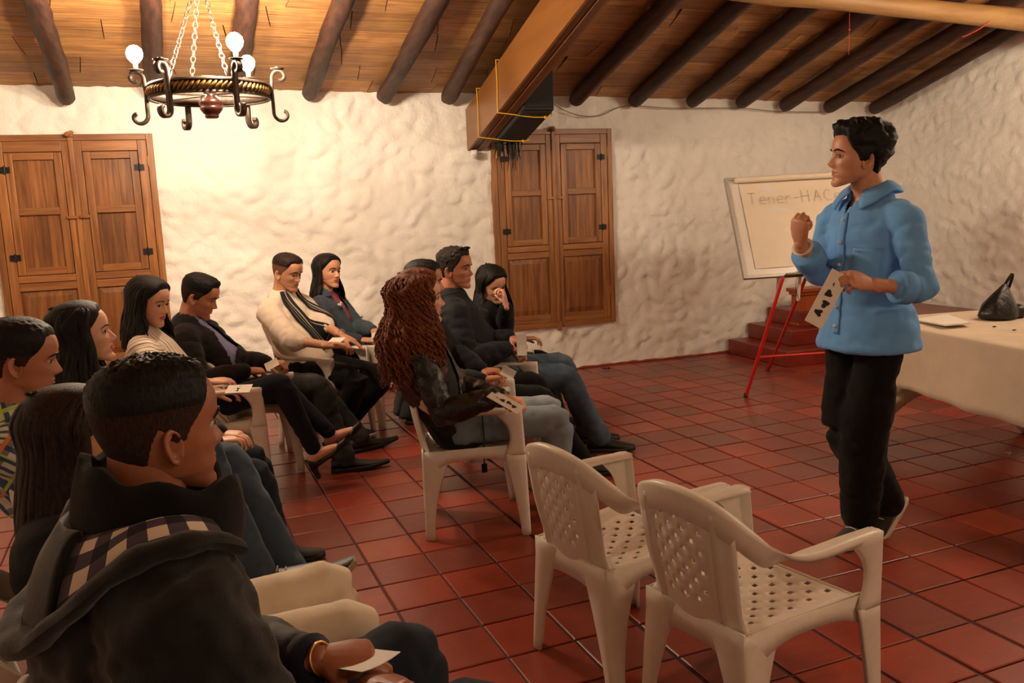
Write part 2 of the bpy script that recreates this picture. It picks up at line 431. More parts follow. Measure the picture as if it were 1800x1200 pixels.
# ---- rafters (round dark logs under the mats)
M_LOG = wood('dark_log', '5a3424', '1c0f0a', axis=1, rough=.6, sc=.9, per_piece=.12)
def roof_hit(px, py, drop=.06):
    d = Vector(tuple((px-900)/FPX*CA-(py-600)/FPX*CB+CC))
    t = (2.437-drop-HC+.26*YW)/(d.z+.016*d.x+.26*d.y); return Vector((d.x*t, d.y*t, HC+d.z*t))
RAFT = [((113, 168), (66, 0)), ((272, 150), (269, 0)), ((412, 150), (434, 0)), ((545, 163), (600, 0)), ((677, 168), (768, 0)), ((789, 167), (884, 0)),
        ((905, 172), (1050, 0)), ((1014, 164), (1178, 0)), ((1118, 170), (1300, 5)), ((1218, 172), (1414, 15)), ((1306, 176), (1512, 28)), ((1384, 183), (1610, 36)), ((1460, 186), (1694, 43)), ((1537, 190), (1742, 66))]
def log(mb, a, b, r0, r1, seed, n=16, segs=60):
    d = b-a; pts = []; rad = []
    for k in range(segs+1):
        t = k/segs; p = a+d*t
        p = p+Vector((nz((t*3, seed, 0), 1.4)*.018, 0, nz((t*3, seed, 5), 1.4)*.008)); pts.append(p); rad.append((r0+(r1-r0)*t)*(1+.12*nz((t*9, seed, 2))+.10*max(0, nz((t*22, seed*2, 7)))))
    mb.tube(pts, rad, (0, 0, 1), n)
    k0 = 0
    for q in range(len(mb.v)):
        x, y, z = mb.v[q]; s = .009*nz((x*11, y*4, z*11), 1, seed)+.005*nz((x*30, y*14, z*30), 1, seed); mb.v[q] = (x+s, y, z+s*.8)
for k, (lo, hi) in enumerate(RAFT):
    a = at(lo[0], lo[1], Y=6.93); a.z = min(a.z, roofz(a.x, a.y)-.062)
    h = roof_hit(hi[0], hi[1]); d = (h-a); d.normalize(); b = a+d*((a.y-YRIDGE-.05)/-d.y)
    b.z = roofz(b.x, b.y)-.062
    mb = MB(); log(mb, a, b, .062, .07, k*3.7+1); o = part('rafter', mb, M_LOG, ceiling, smooth=True)
# rear slope rafters are outside the frame; only the log purlin in view
M_PURLIN = wood('pale_log', 'b08a55', '8a6238', axis=0, rough=.55, sc=.6, per_piece=.02)
mb = MB(); a = at(1150, -34, Y=5.05); b = at(1830, 38, Y=4.75)
d = b-a; a2 = a-d*.8; b2 = a+d*((XR+.05-a.x)/d.x); log(mb, a2, b2, .062, .075, 4.4, 14, 26)
pur = part('purlin_log', mb, M_PURLIN, None, smooth=True); pur['kind'] = 'structure'; pur.name = 'trim_1'
pur['label'] = 'pale round log purlin under the dark rafters'

# ---- shutters (windows)
M_SH = wood('shutter_wood_upright', 'bf8348', '744523', axis=2, rough=.42, per_piece=.16)
M_SHH = wood('shutter_wood_level', 'bf8348', '7a4a29', axis=0, rough=.42, per_piece=.16)
M_SHP = wood('shutter_panel_wood', 'b0743c', '5e3519', axis=2, rough=.45, per_piece=.22)
M_IRON = plain('black_iron', '1a1816', .5, .2, 60, .4, .002, .4)
M_BRASS = plain('brass', 'b08a3a', .35, .1, 50, 0, 0, .9)
def shutter_window(name, x0, x1, z0, z1):
    w = bpy.data.objects.new(name, None); COL.objects.link(w); w.location = ((x0+x1)/2, YW, z0); w['kind'] = 'structure'
    off = Vector(((x0+x1)/2, YW, z0))
    def pc(nm, a, b, c, d, yf, yb, mat, par=w, bev=.004):
        m = MB(); m.box(a, b, yf, yb, c, d); return part(nm, m, mat, par, off=off, bevel=bev)
    y = YW-.035
    fw = .045
    pc('backing_board', x0+.02, x1-.02, z0+.02, z1-.02, YW+.03, YW+.05, M_SHP, bev=0)
    for a, b in ((x0, x0+fw), (x1-fw, x1)): pc('frame_post', a, b, z0, z1, y, YW+.05, M_SH)
    for a, b in ((z0, z0+fw), (z1-fw, z1)): pc('frame_rail', x0+fw, x1-fw, a, b, y, YW+.05, M_SHH)
    xm = (x0+x1)/2; H = z1-z0
    zs = z0+H*.395     # split between lower and upper parts
    for s, (a, b) in enumerate(((x0+fw+.003, xm-.004), (xm+.004, x1-fw-.003))):
        lf = bpy.data.objects.new('shutter', None); COL.objects.link(lf); lf.parent = w
        def p2(nm, *q, **k): return pc(nm, *q, par=lf, **k)
        yf = y+.006; yb = YW+.025; st = .062
        hinge_side = a if s == 0 else b
        # outer leaf
        p2('stile', a, a+st, z0+fw, z1-fw, yf, yb, M_SH); p2('stile', b-st, b, z0+fw, z1-fw, yf, yb, M_SH)
        p2('rail', a+st, b-st, z1-fw-.075, z1-fw, yf+.001, yb, M_SHH); p2('rail', a+st, b-st, zs, zs+.05, yf+.001, yb, M_SHH)
        p2('rail', a+st, b-st, zs-.06, zs-.004, yf+.001, yb, M_SHH); p2('rail', a+st, b-st, z0+fw, z0+fw+.075, yf+.001, yb, M_SHH)
        # lower panel with a raised field
        m = MB(); la, lb, lc, ld = a+st, b-st, z0+fw+.075, zs-.06
        g = .045; ya = yf+.022; ybk = yf+.010
        m.add([(la, ya, lc), (lb, ya, lc), (lb, ya, ld), (la, ya, ld), (la+g, ybk, lc+g), (lb-g, ybk, lc+g), (lb-g, ybk, ld-g), (la+g, ybk, ld-g)],
              [(0, 1, 5, 4), (1, 2, 6, 5), (2, 3, 7, 6), (3, 0, 4, 7), (4, 5, 6, 7)])
        part('panel', m, M_SHP, lf, off=off)
        # inner door in the upper opening: frame and two panels
        ia, ib, ic, idd = a+st+.004, b-st-.004, zs+.054, z1-fw-.079; t = .052; zm = (ic+idd)/2+.02
        yi = yf-.004
        p2('door_stile', ia, ia+t, ic, idd, yi, yb, M_SH); p2('door_stile', ib-t, ib, ic, idd, yi, yb, M_SH)
        for q0, q1 in ((ic, ic+t), (zm-t/2, zm+t/2), (idd-t, idd)): p2('door_rail', ia+t, ib-t, q0, q1, yi+.001, yb, M_SHH)
        for q0, q1 in ((ic+t, zm-t/2), (zm+t/2, idd-t)):
            npl = 3
            for k in range(npl):
                xa = ia+t+(ib-ia-2*t)*k/npl; xb = ia+t+(ib-ia-2*t)*(k+1)/npl
                m = MB(); m.box(xa+.0007, xb-.0007, yi+.026+rnd.uniform(-.001, .001), yb, q0, q1); part('panel_board', m, M_SHP, lf, off=off)
        # iron hinges between leaf and inner door
        hx = (ia-.004 if s == 0 else ib+.004)
        for hz in (idd-.12, ic+.13):
            m = MB()
            m.box(hx-.034, hx-.006, yi-.006, yi, hz-.022, hz+.022); m.box(hx+.006, hx+.034, yi-.006, yi, hz-.022, hz+.022)
            m.tube([(hx, yi-.004, hz-.024), (hx, yi-.004, hz+.024)], [.007, .007], n=8)
            part('hinge', m, M_IRON, lf, off=off)
        bx = (a-.002 if s == 0 else b+.002)
        for hz in (z1-.2, z0+.3):
            m = MB(); m.tube([(bx, yf-.004, hz-.035), (bx, yf-.004, hz+.035)], [.006, .006], n=8); part('barrel_hinge', m, M_BRASS, lf, off=off)
    # centre astragal, latch turnings
    m = MB(); m.box(xm-.018, xm+.018, y-.012, y+.006, z0+.02, z1-.02); part('centre_bead', m, M_SH, w, off=off, bevel=.006)
    m = MB(); m.tube([(xm-.01, y-.055, z1-.005), (xm+.01, y+.02, z1+.012)], [.017, .017], n=10); m.box(xm-.02, xm+.02, y-.02, y+.02, z1-.02, z1+.01); part('turn_button', m, M_SHH, w, off=off)
    m = MB(); m.box(xm-.016, xm+.016, y-.03, y, z0-.03, z0+.05); part('bolt', m, M_SH, w, off=off)
    m = MB(); m.box(xm-.075, xm+.075, y-.02, y+.004, z0+H*.655, z0+H*.655+.02); m.tube([(xm+.02, y-.03, z0+H*.66), (xm+.02, y-.012, z0+H*.66)], [.014, .014], n=8); part('latch', m, M_SHH, w, off=off)
    return w
shutter_window('window_1', *WIN[0]); shutter_window('window_2', *WIN[1])

# ---- stage and steps in the right corner
M_RED = plain('red_polished_concrete', '7a2a1c', .33, .25, 7, .2, .004)
def stepbox(x0, y0, z1, name='stair_step', wmat=M_RED):
    m = MB(); m.box(x0, XR-.035, y0, YW-.035, max(0, z1-.137), z1)
    return m
st = thing('corner_platform', 'red tiled platform with three steps in the right corner', 'platform', (5.4, 6.4, 0)); offp = Vector((5.4, 6.4, 0))
for (x0, y0, z1) in ((4.60, 6.12, .137), (4.82, 5.80+.55, .274), (5.04, 5.95+.55, .41)):
    part('step', stepbox(x0, y0, z1), M_RED, st, off=offp, bevel=.008)
m = MB(); m.box(5.3, XR-.035, 4.6, 6.52, 0.0, .408); part('platform_slab', m, M_RED, st, off=offp, bevel=.008)

# ================================================================== BIG BEAM, SPEAKER, ROPE, WIRES
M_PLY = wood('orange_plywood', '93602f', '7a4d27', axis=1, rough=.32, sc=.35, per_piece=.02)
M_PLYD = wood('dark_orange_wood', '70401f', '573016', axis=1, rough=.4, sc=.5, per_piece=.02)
beam = thing('boxed_beam', 'orange varnished boxed beam sloping up under the ceiling from the back wall', 'beam', (2.16, 7.03, 1.95))
ob = Vector((2.16, 7.03, 1.95)); BS = .262; BL = 4.2
def sheared(mb, x0, x1, dz0, dz1, y0=7.03, ln=BL, mi=0, zb=1.945):
    v = []
    for x in (x0, x1):
        for yy in (0, ln):
            for dz in (dz0, dz1): v.append((x, y0-yy, zb+dz+BS*yy))
    mb.add(v, [(0, 1, 3, 2), (4, 6, 7, 5), (0, 4, 5, 1), (2, 3, 7, 6), (0, 2, 6, 4), (1, 5, 7, 3)], mi)
m = MB(); sheared(m, 2.095, 2.115, 0, .335); part('side_board', m, M_PLY, beam, off=ob, bevel=.002)
m = MB(); sheared(m, 2.225, 2.245, 0, .335); part('side_board', m, M_PLY, beam, off=ob, bevel=.002)
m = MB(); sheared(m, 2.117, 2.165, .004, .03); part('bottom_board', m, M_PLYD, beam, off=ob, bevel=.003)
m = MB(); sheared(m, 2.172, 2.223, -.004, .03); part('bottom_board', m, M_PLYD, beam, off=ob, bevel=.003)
m = MB(); sheared(m, 2.117, 2.223, .035, .33); part('core', m, M_PLYD, beam, off=ob)
M_BLK = plain('black_speaker_cloth', '141312', .75, .3, 300, .3, .001)
M_BLKP = plain('black_speaker_box', '1c1a19', .5, .2, 80, .15, .001)
sp = thing('speaker_box', 'black loudspeaker box tied to the right side of the big sloping beam', 'speaker', (2.4, 6.6, 2.1)); os_ = Vector((2.4, 6.6, 2.1))
m = MB(); v = []
for x in (2.25, 2.50):
    for yy in (.28, .95):
        for dz in (-.03, .27): v.append((x, 7.03-yy, 1.945+dz+BS*yy+(0 if dz < 0 else .0)))
m.add(v, [(0, 1, 3, 2), (4, 6, 7, 5), (0, 4, 5, 1), (2, 3, 7, 6), (0, 2, 6, 4), (1, 5, 7, 3)]); part('cabinet', m, M_BLKP, sp, off=os_, bevel=.012)
m = MB(); v = []
for x in (2.262, 2.488):
    for yy in (.952, .966):
        for dz in (-.015, .255): v.append((x, 7.03-yy, 1.945+dz+BS*yy))
m.add(v, [(0, 1, 3, 2), (4, 6, 7, 5), (0, 4, 5, 1), (2, 3, 7, 6), (0, 2, 6, 4), (1, 5, 7, 3)]); part('grille', m, M_BLK, sp, off=os_, bevel=.004)
m = MB(); v = []
for x in (2.262, 2.488):
    for yy in (.3, .93):
        for dz in (-.038, -.031): v.append((x, 7.03-yy, 1.945+dz+BS*yy))
m.add(v, [(0, 1, 3, 2), (4, 6, 7, 5), (0, 4, 5, 1), (2, 3, 7, 6), (0, 2, 6, 4), (1, 5, 7, 3)]); part('grille', m, M_BLK, sp, off=os_)
M_YROPE = plain('yellow_cord', 'd8a624', .6, .2, 200, .3, .001)
def loop_at(yy, nm):
    z0 = 1.945+BS*yy; y = 7.03-yy
    P = [(2.088, y, z0+.36), (2.088, y-.01, z0+.2), (2.086, y, z0+.0), (2.10, y, z0-.015), (2.2, y-.005, z0-.028), (2.36, y+.004, z0-.047), (2.50, y, z0-.045), (2.51, y, z0-.02), (2.51, y, z0+.15), (2.50, y, z0+.285), (2.3, y, z0+.36), (2.088, y, z0+.36)]
    c = cr(P, 4); m = MB(); m.tube(c, [.0045]*len(c), (1, 0, 0), 6, caps=True); m.sphere((2.46, y-.002, z0-.05), .012, 8)
    o = part('yellow_cord', m, M_YROPE, None, True); return o
tagit(loop_at(.36, 'a'), 'yellow cord looped round the lower end of the beam and speaker', 'cord')
tagit(loop_at(.86, 'b'), 'yellow cord looped round beam and speaker, the higher one', 'cord')
m = MB(); P = [(2.06, 7.0, 2.0)]
m = MB()
for k in range(26):
    x = 2.28+rnd.uniform(0, .2); y = 6.78+rnd.uniform(-.05, .1); L_ = rnd.uniform(.03, .13) if k % 6 else .2
    m.tube([(x, y, 1.99), (x+rnd.uniform(-.01, .01), y, 1.99-L_*.6), (x+rnd.uniform(-.02, .02), y, 1.96-L_)], [.008, .006, .002], n=5)
tagit(part('torn_lining', m, M_BLK, None, True), 'torn black rag hanging beneath the speaker above the window', 'rag')
m = MB(); m.box(2.11, 2.15, 6.93, 7.02, 1.90, 1.945); m.sphere((2.13, 6.97, 1.91), (.035, .03, .03), 8)
tagit(part('mortar_lump', m, plain('white_mortar', 'e8e4da', .9), None, True), 'white mortar lump under the beam end at the wall', 'mortar')
M_WIRE = plain('grey_wire', '6b5a48', .6, .1, 100, 0, 0)
c = cr([at(945, 181, Y=6.99), at(967, 180, Y=6.99), at(990, 193, Y=6.985), at(1020, 203, Y=6.985), at(1055, 203, Y=6.985), at(1100, 186, Y=6.985), at(1180, 190, Y=6.99), at(1295, 190, Y=6.99), at(1370, 196, Y=6.99), at(1450, 197, Y=6.99)], 5)
m = MB(); m.tube(c, [.0035]*len(c), (0, 1, 0), 6); m.box(c[5][0]-.008, c[5][0]+.008, 6.97, 7.02, c[5][2]-.008, c[5][2]+.008)
tagit(part('wall_wire', m, M_WIRE, None, True), 'thin grey wire sagging along the top of the back wall', 'wire')
M_PINK = plain('red_string', 'c42a35', .6)
a = at(1493, 22, Y=4.9); c = [a, a+Vector((.003, 0, -.08)), a+Vector((0, 0, -.27))]
m = MB(); m.tube(c, [.0016]*3, n=5); m.sphere(a+Vector((.002, 0, -.11)), .007, 8); tagit(part('string', m, M_PINK, None, True), 'thin red string hanging from the pale purlin', 'string')
a = at(1745, 32, Y=4.75); b = at(1700, 62, Y=4.75); m = MB(); c = cr([a, (a+b)/2+Vector((0, -.01, -.01)), b, b+Vector((-.04, 0, -.01))], 6); m.tube(c, [.0035]*len(c), n=5)
m.sphere(a, .012, 8); tagit(part('ribbon', m, M_PINK, None, True), 'red ribbon scrap tied at the right end of the pale purlin', 'ribbon')

# ================================================================== CHANDELIER
M_WI = plain('wrought_iron', '4a3d33', .5, .3, 60, .3, .002, .35)
M_ROPEM = plain('gilt_rope_moulding', '8a6a3c', .4, .3, 60, .3, .002, .5)
M_TURN = wood('turned_dark_wood', '4a2215', '2a120a', axis=2, rough=.3, per_piece=.02)
M_BULB1 = emit('lit_bulb', LAMPCOL, BULB1); M_BULB2 = emit('lit_bulb_second', LAMPCOL, BULB2)
M_BULB3 = emit('lit_bulb_third', LAMPCOL, BULB3)
M_CERAM = plain('bulb_socket', 'd8cdb8', .5)
def s_arm(ang):
    """S scroll strip in the plane of the ring radius; r outwards, z up, ring centre origin"""
    ca, sa = math.cos(ang), math.sin(ang); pts = []
    def spiral(cx, cz, r0, r1, a0, a1, n):
        return [(cx+(r0+(r1-r0)*k/n)*math.cos(a0+(a1-a0)*k/n), cz+(r0+(r1-r0)*k/n)*math.sin(a0+(a1-a0)*k/n)) for k in range(n+1)]
    lowc = spiral(.362, -.115, .016, .046, math.radians(60), math.radians(-180), 14)
    # lower curl starts inside the scroll and runs to the bar at r=.318
    topc = spiral(.360, .075, .040, .014, math.radians(180), math.radians(-120), 16)
    path = lowc+[(.316, -.06), (.314, 0), (.318, .045)]+topc
    P0, P1 = [], []; w = .014; th = .0085
    rows = []
    n = len(path)
    for i, (r, z) in enumerate(path):
        a = path[max(i-1, 0)]; b = path[min(i+1, n-1)]; tx, tz = b[0]-a[0], b[1]-a[1]; l = math.hypot(tx, tz) or 1; nx, nzv = -tz/l, tx/l
        row = []
        for (s, t) in ((-w, -th), (w, -th), (w, th), (-w, th)):
            rr = r+nx*t; zz = z+nzv*t; row.append((rr*ca-s*sa, rr*sa+s*ca, zz))
        rows.append(row)
    m = MB(); m.grid(rows, 0, True); m.add(rows[0], [(0, 1, 2, 3)]); m.add(rows[-1], [(3, 2, 1, 0)]); return m
def chandelier(loc, lit, bulbmat, label, ceiling_z, off_ang=-8):
    t = thing('chandelier', label, 'chandelier', loc, 0)
    m = MB(); R1, R2 = .300, .292
    for z0, z1, rr in ((.026, .038, .306), (-.038, -.026, .306), (-.026, .026, .298)):
        rows = [[(r*math.cos(q), r*math.sin(q), z) for q in [2*math.pi*k/64 for k in range(64)]] for r, z in ((rr, z0), (rr, z1), (rr-.014, z1), (rr-.014, z0), (rr, z0))]
        m.grid(rows, 0, True)
    part('ring', m, M_WI, t, True)
    m = MB()
    for k in range(72):
        q = 2*math.pi*k/72; q2 = q+.10
        m.tube([(.299*math.cos(q), .299*math.sin(q), -.017), (.306*math.cos((q+q2)/2), .306*math.sin((q+q2)/2), 0), (.299*math.cos(q2), .299*math.sin(q2), .017)], [.007, .010, .007], n=6)
    part('rope_moulding', m, M_ROPEM, t, True)
    m = MB()
    for q in (.3, .3+math.pi/3, .3+2*math.pi/3): m.tube([(.29*math.cos(q), .29*math.sin(q), -.012), (-.29*math.cos(q), -.29*math.sin(q), -.012)], [.006, .006], n=6)
    part('cross_bar', m, M_WI, t, True)
    m = MB(); m.lathe([(.03, .06), (.055, .05), (.062, .03), (.04, .01), (.03, -.005), (.034, -.02), (.052, -.028), (.06, -.045), (.062, -.06), (.05, -.068), (.06, -.075), (.055, -.088), (.042, -.105), (.034, -.112), (.036, -.122), (.03, -.13)], n=28)
    part('turned_boss', m, M_TURN, t, True)
    m = MB(); m.lathe([(.02, .085), (.05, .08), (.055, .068), (.05, .058)], n=24); part('glass_cap', m, plain('amber_glass', 'd6b070', .1), t, True)
    for k in range(6):
        ang = math.radians(off_ang+60*k); a = part('scroll_arm', s_arm(ang), M_WI, t, True)
        c = (.352*math.cos(ang), .352*math.sin(ang)); 
        m = MB(); m.lathe([(.008, .108), (.034, .115), (.036, .120), (.01, .120)], (c[0], c[1], 0), 16); part('drip_pan', m, M_WI, a, True)
        if k in lit:
            m = MB(); m.lathe([(.011, .12), (.012, .15), (.010, .152)], (c[0], c[1], 0), 12); part('socket', m, M_CERAM, a, True)
            m = MB(); m.lathe([(.008, .150), (.020, .158), (.036, .178), (.041, .200), (.035, .222), (.018, .238), (.003, .242)], (c[0], c[1], 0), 14)
            part('bulb', m, bulbmat, a, True)
        elif k % 2 == 0 or True:
            m = MB(); m.lathe([(.010, .12), (.011, .128), (.008, .130)], (c[0], c[1], 0), 12); part('socket', m, M_WI, a, True)
    # chains
    apex = Vector((.0, .0, .60))
    for k, q in enumerate((-128, -74, 108)):
        q = math.radians(q); b = Vector((.3*math.cos(q), .3*math.sin(q), .05)); d = apex-b; ln = d.length; nl = int(ln/.030); d.normalize()
        a1 = d.cross(Vector((0, 0, 1))).normalized(); a2 = d.cross(a1)
        m = MB()
        for i in range(nl):
            c = b+d*(ln*(i+.5)/nl); sx = a1 if i % 2 else a2
            ring = [c+d*(.021*math.cos(z))+sx*(.012*math.sin(z)) for z in [2*math.pi*j/10 for j in range(10)]]
            m.tube(ring, [.0026]*10, tuple(d.cross(sx)), 5, closed=True)
        part('chain', m, plain('steel_chain', '8f8678', .35, .1, 80, 0, 0, .8), t, True)
    m = MB(); m.tube([apex, (0, 0, ceiling_z-loc[2])], [.006, .006], n=6); m.lathe([(.05, ceiling_z-loc[2]), (.045, ceiling_z-loc[2]-.03), (.02, ceiling_z-loc[2]-.05)], n=16)
    part('hanging_rod', m, M_WI, t, True)
    return t
cc = at(369, 163, D=4.5)
chandelier(tuple(cc), (3, 1, 5), M_BULB1, 'round wrought iron chandelier with three lit bulbs hanging in front of the back wall', roofz(cc.x, cc.y)+.0)
chandelier((4.75, 3.05, 2.2), (0, 1, 2, 3, 4, 5), M_BULB2, 'second wrought iron chandelier beyond the right edge of the frame', roofz(4.75, 3.05), off_ang=10)
chandelier((2.3, -1.1, 2.3), (0, 1, 2, 3, 4, 5), M_BULB3, 'third wrought iron chandelier behind the camera', roofz(2.3, -1.1), off_ang=20)

# ================================================================== MONOBLOC CHAIR
M_PLASTIC = plain('white_plastic', 'dcd2c4', .36, .04, 30, .05, .001)
def smoothstep(a, b, x):
    t = min(1, max(0, (x-a)/(b-a))); return t*t*(3-2*t)
def make_chair():
    c = thing('plastic_armchair', 'x', 'chair')
    nu, nv = 26, 25; m = MB(); P = []
    for i in range(nv+1):                               # seat rows run from back to front
        v = i/nv; y = -.205+.435*v; hw = .170+.052*v; row = []
        for j in range(nu+1):
            u = j/nu*2-1; x = u*hw; z = .372+.022*v-.016*(1-u*u)*math.sin(math.pi*v)
            z += .022*smoothstep(.82, 1.0, abs(u))
            if v > .88: z -= .045*((v-.88)/.12)**2
            row.append((x, y+(.010 if v == 1 else 0), z))
        P.append(row)
    def sk(i, j): return 3 <= i <= nv-4 and 4 <= j <= nu-5 and i % 2 == 1 and j % 2 == 0 and (i//2+j//2) % 2 == 0
    m.grid(P, 0, False, sk); part('seat', m, M_PLASTIC, c, True, solid=.005, solid_off=0)
    m = MB()
    def skirt(a, b, n, zt0, zt1, drop, arch):
        rows = [[], []]
        for k in range(n+1):
            t = k/n; x = a[0]+(b[0]-a[0])*t; y = a[1]+(b[1]-a[1])*t; zt = zt0+(zt1-zt0)*t
            rows[0].append((x, y, zt)); rows[1].append((x, y, zt-drop-arch*(abs(2*t-1)**3)))
        m.grid(rows)
    skirt((-.18, -.212), (.18, -.212), 16, .40, .40, .075, .06); skirt((-.222, .238), (.222, .238), 16, .37, .37, .03, .05)
    for s in (-1, 1): skirt((s*.178, -.208), (s*.226, .235), 16, .397, .412, .045, .085)
    part('seat_skirt', m, M_PLASTIC, c, True, solid=.006, solid_off=0)
    nu, nv = 26, 24; m = MB(); P = []
    for i in range(nv+1):                               # backrest panel with lattice
        v = i/nv; z = .375+.325*v; hw = .150+.022*v+.006*math.sin(v*math.pi)+.026*max(0, 1-v/.22)**2; y0 = -.210-.060*v-.008*math.sin(v*math.pi); row = []
        for j in range(nu+1):
            u = j/nu*2-1; x = u*hw; y = y0+.030*u*u
            if abs(abs(u)-.70) < .05: y -= .011
            row.append((x, y, z))
        P.append(row)
    def sk2(i, j): return 5 <= i <= nv-3 and 6 <= j <= nu-7 and i % 2 == 1 and j % 2 == 0 and (i//2+j//2) % 2 == 0
    m.grid(P, 0, False, sk2); part('backrest', m, M_PLASTIC, c, True, solid=.006, solid_off=0)
    half = [((.246, .226, .578), .046), ((.250, .10, .583), .048), ((.252, -.02, .585), .052), ((.246, -.10, .596), .058), ((.228, -.165, .628), .068), ((.198, -.215, .672), .078), ((.145, -.252, .715), .082), ((.075, -.274, .741), .082), ((0, -.280, .748), .082)]
    till = [0, .02, .08, .3, .65, .9, 1, 1, 1]
    pts = [h[0] for h in half]+[(-h[0][0], h[0][1], h[0][2]) for h in half[-2::-1]]
    wd = [h[1] for h in half]+[h[1] for h in half[-2::-1]]; tl = till+till[-2::-1]
    data = cr([tuple(p)+(w, t) for p, w, t in zip(pts, wd, tl)], 5); rows = []
    for d in data:                                      # one swept rim: arm, back, arm
        p = Vector(d[:3]); w, t = d[3], d[4]; sgn = 1 if p.x > 0 else -1
        out = Vector((p.x*.8, min(0, p.y+.05)*1.2, 0)); out = out.normalized() if out.length > 1e-4 else Vector((0, -1, 0))
        flat = Vector((-sgn, 0, 0)) if t < .95 else Vector((0, 0, 0)); inw = (flat*(1-t)+Vector((0, .12, -1))*t).normalized()
        lip = (Vector((0, 0, -1))*(1-t)+(-out)*t).normalized()
        rows.append([p+lip*.016, p+out*.003, p+inw*.010-lip*.005, p+inw*(w*.5)-lip*.004, p+inw*(w-.006)-lip*.001, p+inw*w+lip*.010])
    rows = [[r[k] for r in rows] for k in range(6)]
    m = MB(); m.grid(rows); part('arm_and_back_rim', m, M_PLASTIC, c, True, solid=.005, solid_off=0)
    for s in (-1, 1):                                   # panel between arm and seat corner
        m = MB(); prof = []
        for k in range(11):
            t = k/10; z = .375+.207*t; wdt = .088-.030*math.sin(math.pi*min(1, t*1.05))+.045*t**4
            yf = .240-.012*t; xs = .238+.012*t
            prof.append([(s*(xs-.012), yf-wdt, z), (s*xs, yf-wdt+.012, z), (s*(xs+.003), yf-.01, z), (s*(xs-.004), yf, z), (s*(xs-.040), yf+.002, z)])
        m.grid(prof); part('arm_support', m, M_PLASTIC, c, True, solid=.005, solid_off=0)
    for s in (-1, 1):                                   # legs: L profiles
        for fr in (1, 0):
            m = MB(); prof = []
            for k in range(13):
                t = k/12
                z = (.378 if fr else .392)*(1-t)+.002
                if fr: x = .238+.006*t; y = .240+.009*t; wa = .052*(1-t)**1.3+.036; wb = .034*(1-t)**1.3+.034; dy = -1
                else: x = .179+.036*t; y = -.214-.004*t; wa = .100*(1-t)**2.2+.038; wb = .080*(1-t)**1.5+.036; dy = 1
                prof.append([(s*(x-.006), y+dy*wa, z), (s*x, y+dy*wa*.96, z), (s*x, y+dy*.008, z), (s*(x-.008), y, z), (s*(x-wb), y, z), (s*(x-wb-.002), y+dy*.010, z)])
            m.grid(prof); part('leg', m, M_PLASTIC, c, True, solid=.006, solid_off=0)
    return c
CHAIR = make_chair(); chair_used = [False]
def place_chair(x, y, phi, label, group='white plastic armchairs set out for the audience'):
    rz = phi-math.pi/2
    if not chair_used[0]:
        chair_used[0] = True; CHAIR.location = (x, y, .0); CHAIR.rotation_euler = (0, 0, rz); CHAIR['label'] = label; CHAIR['group'] = group; return CHAIR
    return copy_tree(CHAIR, (x, y, .0), rz, label, group)
R_ = math.radians
place_chair(1.165, 2.385, R_(14), 'empty white plastic armchair in the foreground, the left and farther of the two')
place_chair(1.31, 1.90, R_(13), 'empty white plastic armchair in the foreground, the right and nearer of the two')
place_chair(-1.02, 6.25, R_(-10), 'empty white plastic armchair by the back wall under the left window')

# ================================================================== WHITEBOARD ON RED EASEL
M_BOARD = plain('flipchart_board', 'd5cdc2', .3, .03, 20, 0, 0)
M_PAPER = plain('flipchart_paper', 'd9c9b4', .7, .03, 12, .1, .002)
M_ALU = plain('grey_aluminium', 'aaa59c', .4, .1, 60, 0, 0, .2)
M_REDP = plain('red_painted_steel', 'c01616', .35, .08, 60, .05, .001)
M_INK = plain('faint_marker_ink', '97877a', .7, .1, 60, 0, 0)
tl = at(1333, 313, D=6.30); bl = at(1310, 487, D=6.05); tr = at(1573, 300, D=6.42)
ux = (tr-tl); wB = ux.length; ux.normalize(); uz = (tl-bl); uz = (uz-ux*uz.dot(ux)); hB = uz.length; uz.normalize(); un = ux.cross(uz)   # un points to the room
if un.y > 0: un = -un
MBd = Matrix(((ux.x, uz.x, un.x, bl.x), (ux.y, uz.y, un.y, bl.y), (ux.z, uz.z, un.z, bl.z), (0, 0, 0, 1)))
easel = thing('flipchart_easel', 'whiteboard flipchart on a red tubular easel behind the standing man', 'flipchart', (bl.x+.4, bl.y, 0)); oe = Vector((bl.x+.4, bl.y, 0))
m = MB(); m.box(0, wB, 0, hB, -.02, 0, M=MBd); part('board', m, M_BOARD, easel, off=oe)
m = MB()
for q in ((-.012, .012, -.012, hB+.012), (wB-.012, wB+.012, -.012, hB+.012), (0, wB, -.014, .010), (0, wB, hB-.010, hB+.012)): m.box(q[0], q[1], q[2], q[3], -.024, .008, M=MBd)
part('board_frame', m, M_ALU, easel, off=oe, bevel=.003)
m = MB(); P = []
for i in range(13):
    row = []
    for j in range(9):
        x = .085+(wB-.17)*j/8; y = .055+(hB-.10)*i/12; row.append(MBd @ Vector((x, y, .004+.004*math.sin(j*1.3+i*.2)+.002*math.sin(i*2.1))))
    P.append(row)
m.grid(P); part('paper_sheet', m, M_PAPER, easel, True, off=oe)
m = MB(); y0 = hB-.04
m.tube([MBd @ Vector((.07, y0+.02, .02)), MBd @ Vector((wB*.5, y0+.022, .022)), MBd @ Vector((wB-.06, y0+.02, .02))], [.022]*3, tuple(un), 12); part('paper_roll', m, M_PAPER, easel, True, off=oe)
